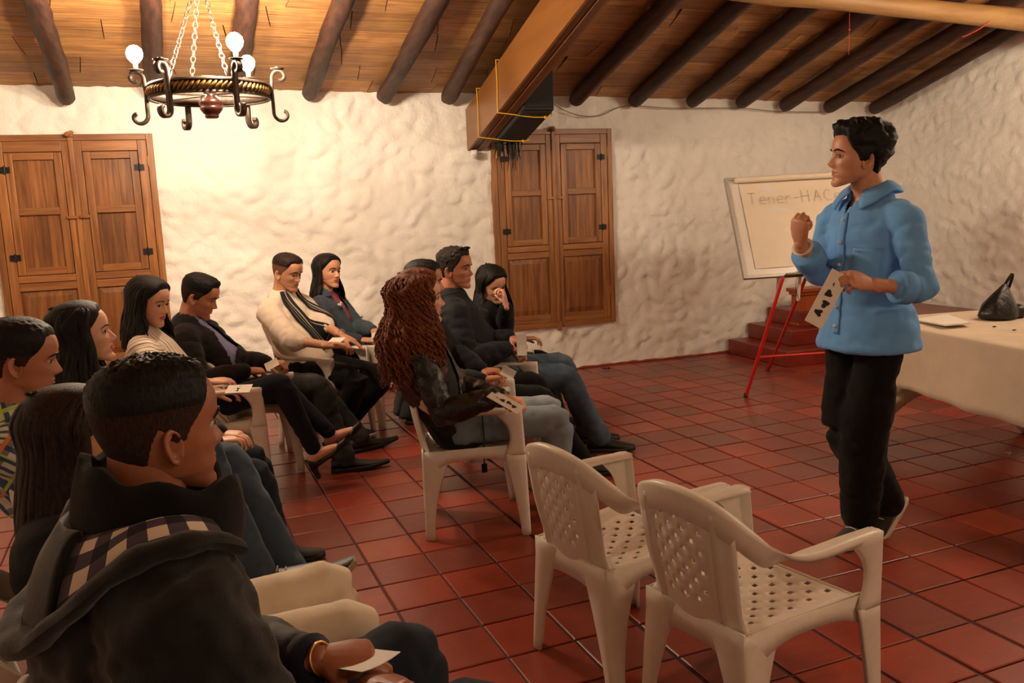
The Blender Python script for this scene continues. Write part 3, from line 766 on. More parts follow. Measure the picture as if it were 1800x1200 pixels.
def stroke(lines, M, w, th, mat, par, off, name='lettering', org=(0, 0), sc=1.0):
    mm = MB()
    for ln in lines:
        for a, b in zip(ln[:-1], ln[1:]):
            d = Vector((b[0]-a[0], b[1]-a[1])); l = d.length
            if l == 0: continue
            d /= l; n_ = Vector((-d.y, d.x))*w/2/sc
            q = [Vector(a)-n_-d*w*.3/sc, Vector(b)-n_+d*w*.3/sc, Vector(b)+n_+d*w*.3/sc, Vector(a)+n_-d*w*.3/sc]
            mm.add([M @ Vector((org[0]+p.x*sc, org[1]+p.y*sc, th)) for p in q], [(0, 1, 2, 3)])
    return part(name, mm, mat, par, off=off)
GL = {'T': [[(0, 1), (.7, 1)], [(.35, 1), (.35, 0)]], 'e': [[(0, .3), (.5, .35), (.45, .6), (.15, .6), (0, .3), (.1, .03), (.5, .05)]], 'n': [[(0, 0), (0, .6)], [(0, .4), (.25, .6), (.45, .5), (.45, 0)]],
      'r': [[(0, 0), (0, .6)], [(0, .4), (.2, .6), (.4, .58)]], '-': [[(0, .4), (.4, .42)]], 'H': [[(0, 0), (.02, 1)], [(.6, 0), (.62, 1)], [(-.1, .5), (.75, .52)]], 'A': [[(0, 0), (.35, 1), (.65, 0)], [(.12, .4), (.55, .4)]],
      'C': [[(.6, .85), (.35, 1), (.05, .7), (.05, .25), (.3, 0), (.6, .1)]]}
x = .13
for ch in 'Tener-HACer':
    g = GL.get(ch); wch = max(p[0] for l in g for p in l); stroke([[(x+p[0]*.085, p[1]*.090) for p in l] for l in g], MBd, .0032, .0135, M_INK, easel, oe, 'letter', org=(0, hB-.215)); x += wch*.085+.026
def rod(a, b, r, name, mat, par, off): m = MB(); m.tube([a, b], [r, r], n=10); return part(name, m, mat, par, True, off=off)
fl = at(1311, 697, Z=.004); ltop = at(1376, 489, D=6.02)
fr_ = fl+Vector(ux)*.98; fr_.z = .004; rtop = ltop+Vector(ux)*.42
rod(fl, ltop, .013, 'leg', M_REDP, easel, oe); rod(fr_, rtop, .013, 'leg', M_REDP, easel, oe)
rb = (fl+fr_)/2+Vector((.25, .85, 0)); rod(rb, (ltop+rtop)/2+Vector((0, .05, 0)), .012, 'leg', M_REDP, easel, oe)
k = .345; rod(fl+(ltop-fl)*k, fr_+(rtop-fr_)*k, .010, 'cross_bar', M_REDP, easel, oe)
for p in (fl, fr_, rb): m = MB(); m.tube([p+Vector((0, 0, -.003)), p+Vector((0, 0, .02))], [.016, .015], n=10); part('rubber_foot', m, M_BLKP, easel, True, off=oe)
m = MB(); m.box(.28, .80, -.022, -.010, -.01, .05, M=MBd); part('pen_tray', m, plain('olive_tray', '5d5338', .5), easel, off=oe)
for xx in (.40, .56): m = MB(); p = MBd @ Vector((xx-.13, .0, -.06)); m.tube([p, p+Vector((0, 0.02, -.17))], [.012, .012], n=8); part('support_post', m, plain('cream_post', 'd8cfbe', .5), easel, True, off=oe)
er = thing('board_eraser', 'black eraser box on the pen tray of the flipchart', 'eraser', tuple(MBd @ Vector((.5, -.01, .02)))); oo = MBd @ Vector((.5, -.01, .02))
m = MB(); m.box(.40, .55, -.008, .026, .0, .05, M=MBd); part('felt_body', m, M_BLKP, er, off=oo, bevel=.004)
m = MB(); m.box(.41, .54, .026, .031, .004, .046, M=MBd); part('backing_strip', m, M_BLK, er, off=oo)
p = MBd @ Vector((.42, 0, .02)); c = cr([p, p+Vector((-.05, 0, -.03)), p+Vector((-.06, 0, -.12)), p+Vector((-.03, 0, -.2))], 5); m = MB(); m.tube(c, [.002]*len(c), n=5); tagit(part('marker_cord', m, M_BLKP, None, True), 'thin black cord hanging from the flipchart tray', 'cord')
# wooden lectern standing on the second step behind the easel
M_OR = wood('orange_lectern_wood', 'b85a24', '8c3c16', axis=2, rough=.35, sc=.6, per_piece=.03)
lp = at(1428, 560, Y=6.45); lz = .274
le = thing('wooden_lectern', 'small orange wooden lectern on the steps behind the flipchart', 'lectern', (lp.x, 6.62, lz)); ol = Vector((lp.x, 6.62, lz))
def lb(nm, a, b, c_, d, e_, f): m = MB(); m.box(lp.x+a, lp.x+b, 6.62+c_, 6.62+d, lz+e_, lz+f); part(nm, m, M_OR, le, off=ol, bevel=.008)
lb('column', -.06, .24, -.06, .06, .03, .28); lb('base', -.09, .27, -.09, .09, 0, .03); lb('top_board', -.09, .27, -.1, .1, .31, .345); lb('moulding', -.075, .255, -.08, .08, .28, .31)

# ================================================================== TABLE
M_CLOTH = fabric('cream_tablecloth', 'cbb9a2', .8, 500, .15, .05, .05)
def rot2(x, y, a, ox, oy): return ox+x*math.cos(a)-y*math.sin(a), oy+x*math.sin(a)+y*math.cos(a)
TX, TY, TAng = 3.535, 4.02, R_(-6.5)      # far left corner; local +x right, local -y towards camera
TW, TL, TZ = 1.0, 2.35, .735
tb = thing('folding_table', 'long table under a cream cloth at the right edge', 'table', (TX, TY, 0)); ot = Vector((TX, TY, 0))
def tl_(x, y, z): a, b = rot2(x, y, TAng, TX, TY); return (a, b, z)
m = MB(); v = [tl_(x, y, z) for x in (.01, TW-.01) for y in (-.01, -TL+.01) for z in (TZ-.05, TZ-.012)]; m.add(v, [(0, 1, 3, 2), (4, 6, 7, 5), (0, 4, 5, 1), (2, 3, 7, 6), (0, 2, 6, 4), (1, 5, 7, 3)]); part('tabletop', m, M_PLASTIC, tb, off=ot)
for yy in (-.12, -TL+.3):
    m = MB(); prof = []
    for k in range(13):
        t = k/12; x = .02+.36*t; z = .02+.31*math.sin(t*math.pi/2)**.9; hgt = .085-.02*t
        prof.append([tl_(x, yy-.04+.10*(1-t), max(0, z-hgt*.5)), tl_(x, yy+.04+.10*(1-t), max(0, z-hgt*.5)), tl_(x-.02, yy+.04+.10*(1-t), z+hgt*.5), tl_(x-.02, yy-.04+.10*(1-t), z+hgt*.5)])
    m.grid(prof, 0, True); m.add(prof[0], [(0, 1, 2, 3)])
    for k in range(13):
        pass
    prof2 = [[(2*tl_(TW/2, yy, 0)[0]-p[0], 2*tl_(TW/2, yy, 0)[1]-p[1], p[2]) for p in r] for r in prof]
    m.grid(prof2, 0, True)
    c0 = [tl_(.36, yy, .33), tl_(.5, yy, .36), tl_(.64, yy, .33)]; m.tube(c0, [.03]*3, n=8); m.tube([tl_(.5, yy, .36), tl_(.5, yy, TZ-.05)], [.04, .05], n=10)
    part('leg', m, plain('ivory_plastic_leg', 'c9b693', .45), tb, True, off=ot)
# cloth : rounded rectangle drape
cl = MB(); per = []; n1 = 60
def edge_pts(x0, x1, y0, y1, r=.03):
    P = []
    L1 = [((x0, y1), (x0, y0)), ((x0, y0), (x1, y0)), ((x1, y0), (x1, y1)), ((x1, y1), (x0, y1))]
    for (a, b) in L1:
        ln = math.hypot(b[0]-a[0], b[1]-a[1]); n = max(8, int(ln/.035))
        for k in range(n): P.append((a[0]+(b[0]-a[0])*k/n, a[1]+(b[1]-a[1])*k/n))
    return P
E0 = edge_pts(-.006, TW+.006, -TL-.006, .006)
cx_, cy_ = TW/2, -TL/2
rows = []
for (sc_, z, wv) in ((.0, 0, 0), (.5, 0, 0), (.9, 0, 0), (.985, 0, 0), (1.0, -.006, 0), (1.004, -.02, 0), (1.006, -.08, .3), (1.01, -.16, .7), (1.014, -.24, 1), (1.018, -.31, 1.2), (1.02, -.345, 1.25)):
    row = []
    for k, (x, y) in enumerate(E0):
        s = k*.035; dx, dy = x-cx_, y-cy_
        fold = .010*math.sin(s*9)+.008*math.sin(s*21+1.3)
        ex = cx_+dx*sc_; ey = cy_+dy*sc_
        nl = math.hypot(dx/.5, dy/1.17) or 1
        ox = (1 if dx > 0 else -1)*(1 if abs(abs(dx)-.506) < .01 else 0); oy = (1 if dy > 0 else -1)*(1 if abs(abs(dy)-1.181) < .01 else 0)
        row.append(tl_(ex+ox*fold*wv, ey+oy*fold*wv, TZ+z+(.004*nz((ex, ey, 0), 5)*min(1, (1-sc_)*8) if wv == 0 else 0)+(.008*math.sin(s*4) if z == -.345 else 0)))
    rows.append(row)
cl.grid(rows, 0, True)
o = part('tablecloth', cl, M_CLOTH, None, True, solid=.003, solid_off=1); tagit(o, 'cream cloth draped over the long table at the right', 'tablecloth')
M_CARD = plain('white_paper', 'ded6c8', .7, .03, 20, 0, 0)
def sheet(P, name, label, z=.002, mat=M_CARD, cat='paper', th=.0025):
    m = MB(); m.add(P, [(0, 1, 2, 3)]); o = part(name, m, mat, None, solid=th, solid_off=1); return tagit(o, label, cat)
zt = TZ+.006
pp = [at(1606, 563, Z=zt), at(1661, 573, Z=zt+.012), at(1706, 569, Z=zt+.012), at(1665, 554, Z=zt)]
sheet(pp, 'paper_pad', 'white paper pad at the left end of the tablecloth', cat='paper', th=.008)
# black plastic bag
M_BAG = plain('black_plastic_bag', '141210', .35, .3, 30, .6, .01)
bc = at(1765, 560, Z=zt); bc.y += .04
bag = thing('plastic_bag', 'black plastic bag with a loop handle standing on the tablecloth', 'bag', tuple(bc)); bx, by, bz = bc
m = MB(); n = 28; rows = []
for k, (r, zz, sx) in enumerate(((.02, -.002, 0), (.10, .0, 0), (.115, .012, 0), (.108, .04, .002), (.092, .075, .008), (.070, .11, .018), (.045, .145, .028), (.022, .172, .036), (.012, .185, .04))):
    row = []
    for j in range(n):
        q = 2*math.pi*j/n; rr = r*(1+.10*nz((math.cos(q)*2, math.sin(q)*2, zz*14), 1.3)+.05*math.sin(q*5+zz*20)*(zz > .02))
        row.append((rr*math.cos(q)+sx+bx, rr*.8*math.sin(q)+by, zz+bz))
    rows.append(row)
m.grid(rows, 0, True); m.add(rows[-1], [tuple(range(n))]); part('sack', m, M_BAG, bag, True, off=bc)
c = cr([(.03, 0, .165), (.055, 0, .20), (.085, .0, .235), (.092, 0, .238), (.09, 0, .215), (.075, 0, .175), (.06, 0, .15)], 5)
m = MB(); m.tube([(p[0]+bx, p[1]+by, p[2]+bz) for p in c], [(.004, .011)]*len(c), (0, 1, 0), 8); part('handle', m, M_BAG, bag, True, off=bc)
m = MB(); m.sphere((bx+.12, by-.03, bz+.035), (.05, .04, .034), 14); 
for q in range(len(m.v)): x_, y_, z_ = m.v[q]; k_ = .012*nz((x_, y_, z_), 30); m.v[q] = (x_+k_, y_+k_, z_+k_)
m.tube([(bx+.13, by-.03, bz+.05), (bx+.17, by-.03, bz+.02)], [(.02, .006), (.03, .004)], n=8); part('knot', m, M_BAG, bag, True, off=bc)
for (px_, py_, nm, lab) in ((1748, 574, 'wrapper', 'small dark wrapper on the tablecloth in front of the black bag'), (1783, 580, 'crumb', 'dark crumb near the front right of the tablecloth'), (1675, 560, 'pen_cap', 'tiny dark pen cap on the tablecloth behind the paper pad')):
    p = at(px_, py_, Z=zt+.004); m = MB(); m.sphere(p, (.014, .007, .004), 8)
    for q in range(len(m.v)): x_, y_, z_ = m.v[q]; k_ = .003*nz((x_, y_, z_), 80); m.v[q] = (x_+k_, y_+k_, z_+abs(k_))
    tagit(part(nm, m, M_BAG, None, True), lab, 'litter')
p = at(1066, 648, Z=.008); m = MB()
for k in range(5): q = k*1.3; m.add([p+Vector((0, 0, .002)), p+Vector((.02*math.cos(q), .02*math.sin(q), .012)), p+Vector((.045*math.cos(q+.2), .03*math.sin(q+.2), .004)), p+Vector((.02*math.cos(q+.5), .02*math.sin(q+.5), 0))], [(0, 1, 2, 3)])
tagit(part('dry_leaf', m, plain('dry_leaf', '3a1d10', .8), None, solid=.002), 'curled dry leaf on the floor at the foot of the back wall', 'leaf')
p = at(1773, 799, Z=.004); m = MB(); m.tube([p, p+Vector((.03, .01, .008)), p+Vector((.01, .03, .002))], [.0015]*3, n=5); tagit(part('string_scrap', m, M_CARD, None, True), 'white scrap of string on the floor before the table', 'litter')

# ================================================================== PEOPLE : head, hands, remesh
def remesh(mb, voxel, smooth=4, fac=.5):
    me = mb.mesh('tmp'); o = link('tmp', me)
    r = o.modifiers.new('r', 'REMESH'); r.mode = 'VOXEL'; r.voxel_size = voxel; r.adaptivity = 0
    if smooth: s = o.modifiers.new('s', 'SMOOTH'); s.iterations = smooth; s.factor = fac
    dg = bpy.context.evaluated_depsgraph_get(); dg.update()
    me2 = bpy.data.meshes.new_from_object(o.evaluated_get(dg))
    nv = len(me2.vertices); co = np.empty(nv*3); me2.vertices.foreach_get('co', co)
    faces = [tuple(p.vertices) for p in me2.polygons]
    nm = np.empty(nv*3); me2.vertex_normals.foreach_get('vector', nm)
    bpy.data.objects.remove(o); bpy.data.meshes.remove(me); bpy.data.meshes.remove(me2)
    return co.reshape(-1, 3), faces, nm.reshape(-1, 3)

HC_PTS = [(-.092, .040, .000, .018, .02), (-.106, .060, -.002, .028, .025), (-.113, .076, -.006, .033, .03), (-.108, .085, -.018, .038, .03), (-.096, .087, -.032, .045, .022), (-.082, .083, -.045, .051, .012),
          (-.068, .086, -.055, .057, .006), (-.055, .087, -.063, .0615, .002), (-.042, .087, -.070, .065, 0), (-.025, .087, -.080, .070, 0), (-.008, .086, -.088, .0735, -.002),
          (.008, .088, -.094, .0755, -.004), (.022, .094, -.098, .077, -.006), (.040, .097, -.101, .0775, -.008), (.060, .094, -.100, .0765, -.008), (.080, .084, -.093, .070, -.008),
          (.098, .064, -.078, .058, -.008), (.110, .043, -.058, .042, -.008), (.1165, .022, -.036, .025, -.008), (.119, .0, -.014, .005, -.008)]
def head_grid(female=False, wide=1.0, nth=88, sub=4, nose=1.0, jaw=1.0, lid=0.0, mouth=0.0):
    C = np.array(cr(HC_PTS, sub)); nz_ = len(C)
    t = np.linspace(0, 2*np.pi, nth, endpoint=False); th = t-.42*np.sin(t)*1.0
    z, F, B, w, yc = [C[:, k][:, None] for k in range(5)]
    w = np.maximum(w, .002)
    if female: w = w*np.where(z < -.05, .92, .97); F = F*np.where(z > .015, .985, 1.0)
    if jaw != 1: w = w*np.where(z < -.04, jaw, 1)
    w = w*wide
    c, s = np.cos(th)[None, :], np.sin(th)[None, :]
    e = 2/2.25
    X = w*np.sign(s)*np.abs(s)**e; Y = yc+np.where(c > 0, (F-yc), (yc-B))*np.sign(c)*np.abs(c)**e
    Z = np.repeat(z, nth, 1)+0*X
    # underjaw : lift the rear of the chin rings towards the neck
    low = np.clip((-.070-Z)/.045, 0, 1); Z = Z+low*np.clip((.075-Y)/.075, 0, 1)*.030
    G = lambda x, m, sd: np.exp(-((x-m)/sd)**2)
    front = np.clip(c, 0, 1)**.5
    ax = np.abs(X)
    d = np.zeros_like(X)
    # nose
    nzp = np.interp(Z, [-.046, -.042, -.037, -.031, -.024, -.012, .0, .012, .024], [0, .004, .0175, .0245, .0215, .0145, .0075, .0015, 0])*nose
    sg = np.interp(Z, [-.045, -.032, -.02, 0, .015], [.0135, .0125, .0095, .0075, .009])
    d += nzp*G(X, 0, sg)
    d += .0085*G(ax, .0135, .0055)*G(Z, -.0355, .007)
    # eyes, brows, cheeks
    d -= .0135*G(ax, .031, .0155)*G(Z, .002, .0105); d -= .006*G(ax, .017, .007)*G(Z, .004, .010)
    d += (.0045 if not female else .002)*G(ax, .030, .020)*G(Z, .021, .008)
    d += .0045*G(ax, .048, .016)*G(Z, -.022, .014); d -= .003*G(ax, .045, .014)*G(Z, -.052, .014)
    # eyelids over the eyeball
    d += .0095*G(ax, .0315, .0125)*(G(Z, .0085, .0038)+.8*G(Z, -.0065, .0035))
    if lid: d += lid*.012*G(ax, .0315, .012)*G(Z, .001, .006)
    # lips
    lipw = G(X, 0, .022); k = 1.25 if female else 1.0
    d += k*.0050*lipw*G(Z, -.0565, .0042)*(1-.25*G(X, 0, .004)); d += k*.0056*G(X, 0, .019)*G(Z, -.0665, .0046)
    d -= .0055*G(X, 0, .020)*G(Z, -.0615, .0018+mouth)
    d -= .0030*G(X, 0, .018)*G(Z, -.0775, .005); d += .003*G(X, 0, .013)*G(Z, -.0945, .009)
    d -= .0016*G(X, 0, .003)*G(Z, -.048, .006)
    d -= .0022*G(ax, .030, .005)*G(Z, -.048, .012)*front       # smile line
    Y = Y+d*front
    return X, Y, Z, th
def grid_normals(X, Y, Z):
    P = np.stack([X, Y, Z], -1); du = np.roll(P, -1, 1)-np.roll(P, 1, 1); dv = np.gradient(P, axis=0)
    n = np.cross(du, dv); l = np.linalg.norm(n, axis=-1, keepdims=True); n = n/np.maximum(l, 1e-9)
    s = np.sign((n*(P-np.array([0, -.005, .0]))).sum(-1, keepdims=True)); s[s == 0] = 1
    return n*s
HAIRLINE = dict(male=([0, 25, 42, 52, 62, 72, 82, 92, 100, 112, 125, 150, 180], [.074, .077, .072, .050, .026, .010, -.018, -.018, .014, -.012, -.050, -.070, -.074]),
                female=([0, 25, 45, 60, 75, 90, 110, 130, 180], [.080, .076, .056, .034, .010, -.004, -.02, -.05, -.066]))
def add_head(mb, M, sp):
    """head with ears and eyes, slots: 0 skin 1 lips 2 eye white 3 iris"""
    fem = sp.get('fem', False); X, Y, Z, th = head_grid(fem, sp.get('wide', 1.0), nose=sp.get('nose', 1.0), jaw=sp.get('jaw', 1.0), lid=sp.get('lid', 0), mouth=sp.get('mouth', 0))
    h, w = X.shape; k = len(mb.v); s = sp['hs']
    V = np.stack([X, Y, Z], -1).reshape(-1, 3)*s
    Mn = np.array(M); W_ = V@Mn[:3, :3].T+Mn[:3, 3]
    mb.v.extend(map(tuple, W_))
    for i in range(h-1):
        for j in range(w):
            j2 = (j+1) % w; zc = (Z[i, j]+Z[i+1, j])/2; xc = abs(X[i, j]+X[i, j2])/2
            lip = Y[i, j] > .07 and ((xc/.0245)**2+((zc+.0615)/(.0098 if fem else .0080))**2 < 1)
            mb.f.append((k+i*w+j, k+i*w+j2, k+(i+1)*w+j2, k+(i+1)*w+j)); mb.m.append(1 if lip else 0)
    mb.f.append(tuple(k+j for j in reversed(range(w)))); mb.m.append(0); mb.f.append(tuple(k+(h-1)*w+j for j in range(w))); mb.m.append(0)
    # eyes
    for sx in (-1, 1):
        e = MB(); e.sphere((0, 0, 0), .0122, 16, 2); M2 = M @ Matrix.Scale(s, 4) @ Matrix.Translation((sx*.0315, .0700, .0010)) @ Matrix.Rotation(-math.pi/2+sp.get('gaze', 0), 4, 'X')
        fm = []
        for f in e.f:
            c = sum((Vector(e.v[q]) for q in f), Vector())/len(f); fm.append(3 if c.z > .0092 else 2)
        e.m = fm; mb.merge(e, M2)
    # ears
    for sx in (-1, 1):
        rows = []
        nr, na = 9, 26
        for r_ in range(nr+1):
            r = r_/nr; row = []
            for a_ in range(na):
                a = 2*math.pi*a_/na
                # outline: egg, wide top, narrow lobe
                oy = math.cos(a)*(.0175+.003*math.sin(a)); oz = math.sin(a)*.031+(-.002)
                rr = r; y = -oy*rr*1.0; z = oz*rr
                back = max(0, -y/.0175)                      # rear of the ear stands away from the head
                out = .004+.013*max(0, (-y+.006)/.023)
                rim = .0052*math.exp(-((r-.86)/.13)**2)*(1 if not (-.5 < math.cos(a)*1 < -.0 and False) else 1)
                if math.cos(a) < -.55 and abs(math.sin(a)) < .6: rim *= .35
                anti = .0035*math.exp(-((r-.56)/.12)**2)*(1 if math.cos(a) > -.1 else .3)
                con = -.0105*math.exp(-(r/.36)**2)
                x = .0695*sp.get('wide', 1.0)+out+rim+anti+con
                if math.sin(a) < -.7: x -= .004*r
                row.append(M @ (Vector((sx*x, -.008+y-.004*z/.03, -.012+z+.0))*s))
            rows.append(row)
        # back of the ear closes to the skull
        rows.append([M @ (Vector((sx*(.0655*sp.get('wide', 1.0)), -.008-math.cos(2*math.pi*a_/na)*.011-.002, -.012+math.sin(2*math.pi*a_/na)*.024))*s) for a_ in range(na)])
        mb.grid(rows, 0, True)
def hair_cap(sp, style):
    """thickness shell over the scalp. style: dict(line, top, side, rough, part)"""
    X, Y, Z, th = head_grid(sp.get('fem', False), sp.get('wide', 1.0), nth=100, sub=5)
    n = grid_normals(X, Y, Z); A = np.degrees(np.abs(((th+np.pi) % (2*np.pi))-np.pi))[None, :]+0*X
    line = HAIRLINE[style.get('line', 'male')]; zl = np.interp(A, line[0], line[1])+style.get('lift', 0)*(A < 60)
    m = np.clip((Z-zl)/style.get('soft', .020), 0, 1); m = m*m*(3-2*m)
    topw = np.clip((Z-.040)/.045, 0, 1); frontw = np.clip((Y-.02)/.06, 0, 1)
    T = style['side']+(style['top']-style['side'])*topw+style.get('quiff', 0)*frontw*topw
    if 'back' in style: T = T+style['back']*np.clip((-Y-.02)/.06, 0, 1)*np.clip((Z+.03)/.05, 0, 1)
    T = T*m
    h, w = X.shape; amp = style.get('rough', .15); fr = style.get('freq', 60)
    nzv = np.zeros_like(X)
    for i in range(h):
        for j in range(w):
            if m[i, j] > 0:
                p = Vector((X[i, j]*fr, Y[i, j]*fr*style.get('stretch', .6), Z[i, j]*fr)); nzv[i, j] = mnoise.noise(p)+.5*mnoise.noise(p*2.3)
    T = T*(1+amp*nzv)+m*style.get('lumps', 0)*nzv*topw
    P = np.stack([X, Y, Z], -1)+n*(T-.0012*(1-m))[..., None]
    return P, m, A
def add_cap(mb, M, s, P, m, A=None, fade=None):
    h, w = m.shape; k = len(mb.v); Mn = np.array(M); mb.v.extend(map(tuple, (P.reshape(-1, 3)*s)@Mn[:3, :3].T+Mn[:3, 3]))
    for i in range(h-1):
        for j in range(w):
            j2 = (j+1) % w
            if max(m[i, j], m[i, j2], m[i+1, j], m[i+1, j2]) > .02:
                z = P[i, j, 2]; mb.f.append((k+i*w+j, k+i*w+j2, k+(i+1)*w+j2, k+(i+1)*w+j)); mb.m.append(1 if (fade is not None and z < fade) else 0)
    mb.f.append(tuple(k+(h-1)*w+j for j in range(w))); mb.m.append(0)

# ---- hands -----------------------------------------------------------------
HCACHE = {}
POSES = dict(relaxed=dict(c=(25, 35, 20), th=(38, 15)), grip=dict(c=(55, 60, 35), th=(52, 35)), pinch=dict(c=(42, 45, 22), th=(60, 25)), fist=dict(c=(75, 88, 50), th=(55, 45)), flat=dict(c=(12, 14, 8), th=(30, 8)))
def hand_mesh(pose, voxel=.0036):
    key = (pose, voxel)
    if key in HCACHE: return HCACHE[key]
    p = POSES[pose]; m = MB()
    m.tube([(0, -.03, 0), (0, .0, 0), (.002, .03, 0), (.001, .06, 0), (0, .088, -.001)], [(.025, .018), (.026, .018), (.036, .017), (.041, .0155), (.040, .0125)], (0, 0, 1), 16)
    m.tube([(.018, .012, -.006), (.028, .04, -.008), (.034, .062, -.006)], [.014, .017, .012], n=10)
    for f, (x, y, l, r) in enumerate(((.030, .088, .073, .0088), (.0105, .094, .081, .0090), (-.0095, .090, .075, .0085), (-.0285, .080, .058, .0075))):
        a = 0; pt = Vector((x, y, -.001)); pts = [pt.copy()-Vector((0, .012, 0))]; rd = [r*1.05]; spread = x*.9
        cs = [math.radians(q+(f-1)*4) for q in p['c']]
        for sgm, ln in enumerate((.46, .30, .24)):
            a += cs[sgm]; d = Vector((math.sin(spread)*.5, math.cos(a), -math.sin(a))).normalized()
            pts.append(pt+d*l*ln*.5); rd.append(r*(1.0-.07*sgm)); pt = pt+d*l*ln; pts.append(pt.copy()); rd.append(r*(.97-.09*sgm))
        m.tube(pts, rd, (1, 0, 0), 10)
    a0, a1 = map(math.radians, p['th']); pt = Vector((.026, .022, -.006)); pts = [pt.copy()]; rd = [.0145]
    for sgm, ln in enumerate((.040, .030, .024)):
        sp_ = a0*.9-sgm*a1; d = Vector((math.sin(max(.1, sp_))*.95, math.cos(sp_)*.9, -.28-.25*(a0 > .7)-.12*sgm)).normalized()
        pt = pt+d*ln; pts.append(pt.copy()); rd.append((.0118, .0108, .0085)[sgm])
    m.tube(pts, rd, (0, 0, 1), 10)
    co, fs, _ = remesh(m, voxel, 3); HCACHE[key] = (co, fs); return co, fs
def add_hand(mb, wrist, fdir, dorsal, side, pose, s=1.0, voxel=.0036):
    """side +1 left hand (thumb at +x of the local frame), -1 right hand"""
    co, fs = hand_mesh(pose, voxel); f = Vector(fdir).normalized(); d = Vector(dorsal); d = (d-f*d.dot(f)).normalized(); x = f.cross(d)
    M3 = np.array([[x.x, f.x, d.x], [x.y, f.y, d.y], [x.z, f.z, d.z]]); V = co.copy(); V[:, 0] *= side
    W_ = (V*s)@M3.T+np.array(wrist); k = len(mb.v); mb.v.extend(map(tuple, W_))
    for q in fs:
        mb.f.append(tuple(k+i for i in (q if side > 0 else q[::-1]))); mb.m.append(0)
def ik(a, b, l1, l2, pole):
    a, b = Vector(a), Vector(b); d = b-a; L_ = d.length
    if L_ > (l1+l2)*.995: b = a+d*((l1+l2)*.995/L_); d = b-a; L_ = d.length
    u = d/L_; x = (l1*l1-l2*l2+L_*L_)/(2*L_); h = math.sqrt(max(0, l1*l1-x*x)); p = Vector(pole); p = (p-u*p.dot(u)).normalized()
    return a+u*x+p*h, b

# ---- materials for skin and hair --------------------------------------------
def skin_mat(name, col, red=.0):
    if name in MATS: return MATS[name]
    m, nt, b = nodes(name); co = objco(nt); v = noisen(nt, co, 18, 4); f = noisen(nt, co, 260, 3); c = srgb(col)
    cc_ = ramp(nt, v, [(.3, (c[0]*.88, c[1]*.82, c[2]*.8, 1)), (.7, (min(1, c[0]*1.05), c[1]*1.03, c[2]*1.02, 1))])
    L(nt, cc_, b.inputs['Base Color']); b.inputs['Roughness'].default_value = .48
    b.inputs['Subsurface Weight'].default_value = .12; b.inputs['Subsurface Radius'].default_value = (.01, .004, .002)
    bump(nt, b, f, .12, .0008); MATS[name] = m; return m
SKINS = dict(a='b5785a', b='c58f6f', c='9d6246', d='cf9c80', e='a96d50')
LIPS = plain('lips', '9c5044', .45, .08, 100, .1, .0005); LIPR = plain('red_lips', 'a83a3a', .4, .08, 100, .1, .0005)
EYEW = plain('eye_white', 'a89c92', .2, .02, 50, 0, 0); IRIS = plain('dark_iris', '1e120c', .15, .1, 50, 0, 0)
def hair_mat(name, c1, c2, sc=1.0, rough=.45):
    if name in MATS: return MATS[name]
    m, nt, b = nodes(name); v = noisen(nt, objco(nt, (230*sc, 230*sc, 60*sc)), 1.0, 4); L(nt, ramp(nt, v, [(.35, srgb(c2)), (.7, srgb(c1))]), b.inputs['Base Color'])
    b.inputs['Roughness'].default_value = rough+.12; b.inputs['Specular IOR Level'].default_value = .22; bump(nt, b, v, .7, .0035); MATS[name] = m; return m
H_BLK = hair_mat('black_hair', '17110e', '070504'); H_BRN = hair_mat('dark_brown_hair', '33211a', '140c09'); H_AUB = hair_mat('auburn_hair', '8c4c2e', '46210f', rough=.55)
H_FADE = hair_mat('clipped_hair', '3c271d', '21140e', 1.6, .7); H_FADL = hair_mat('clipped_light_hair', '7d5440', '5a3a2a', 1.6, .7); H_GREY = hair_mat('greying_hair', '40362f', '15110f', 1.6, .6)

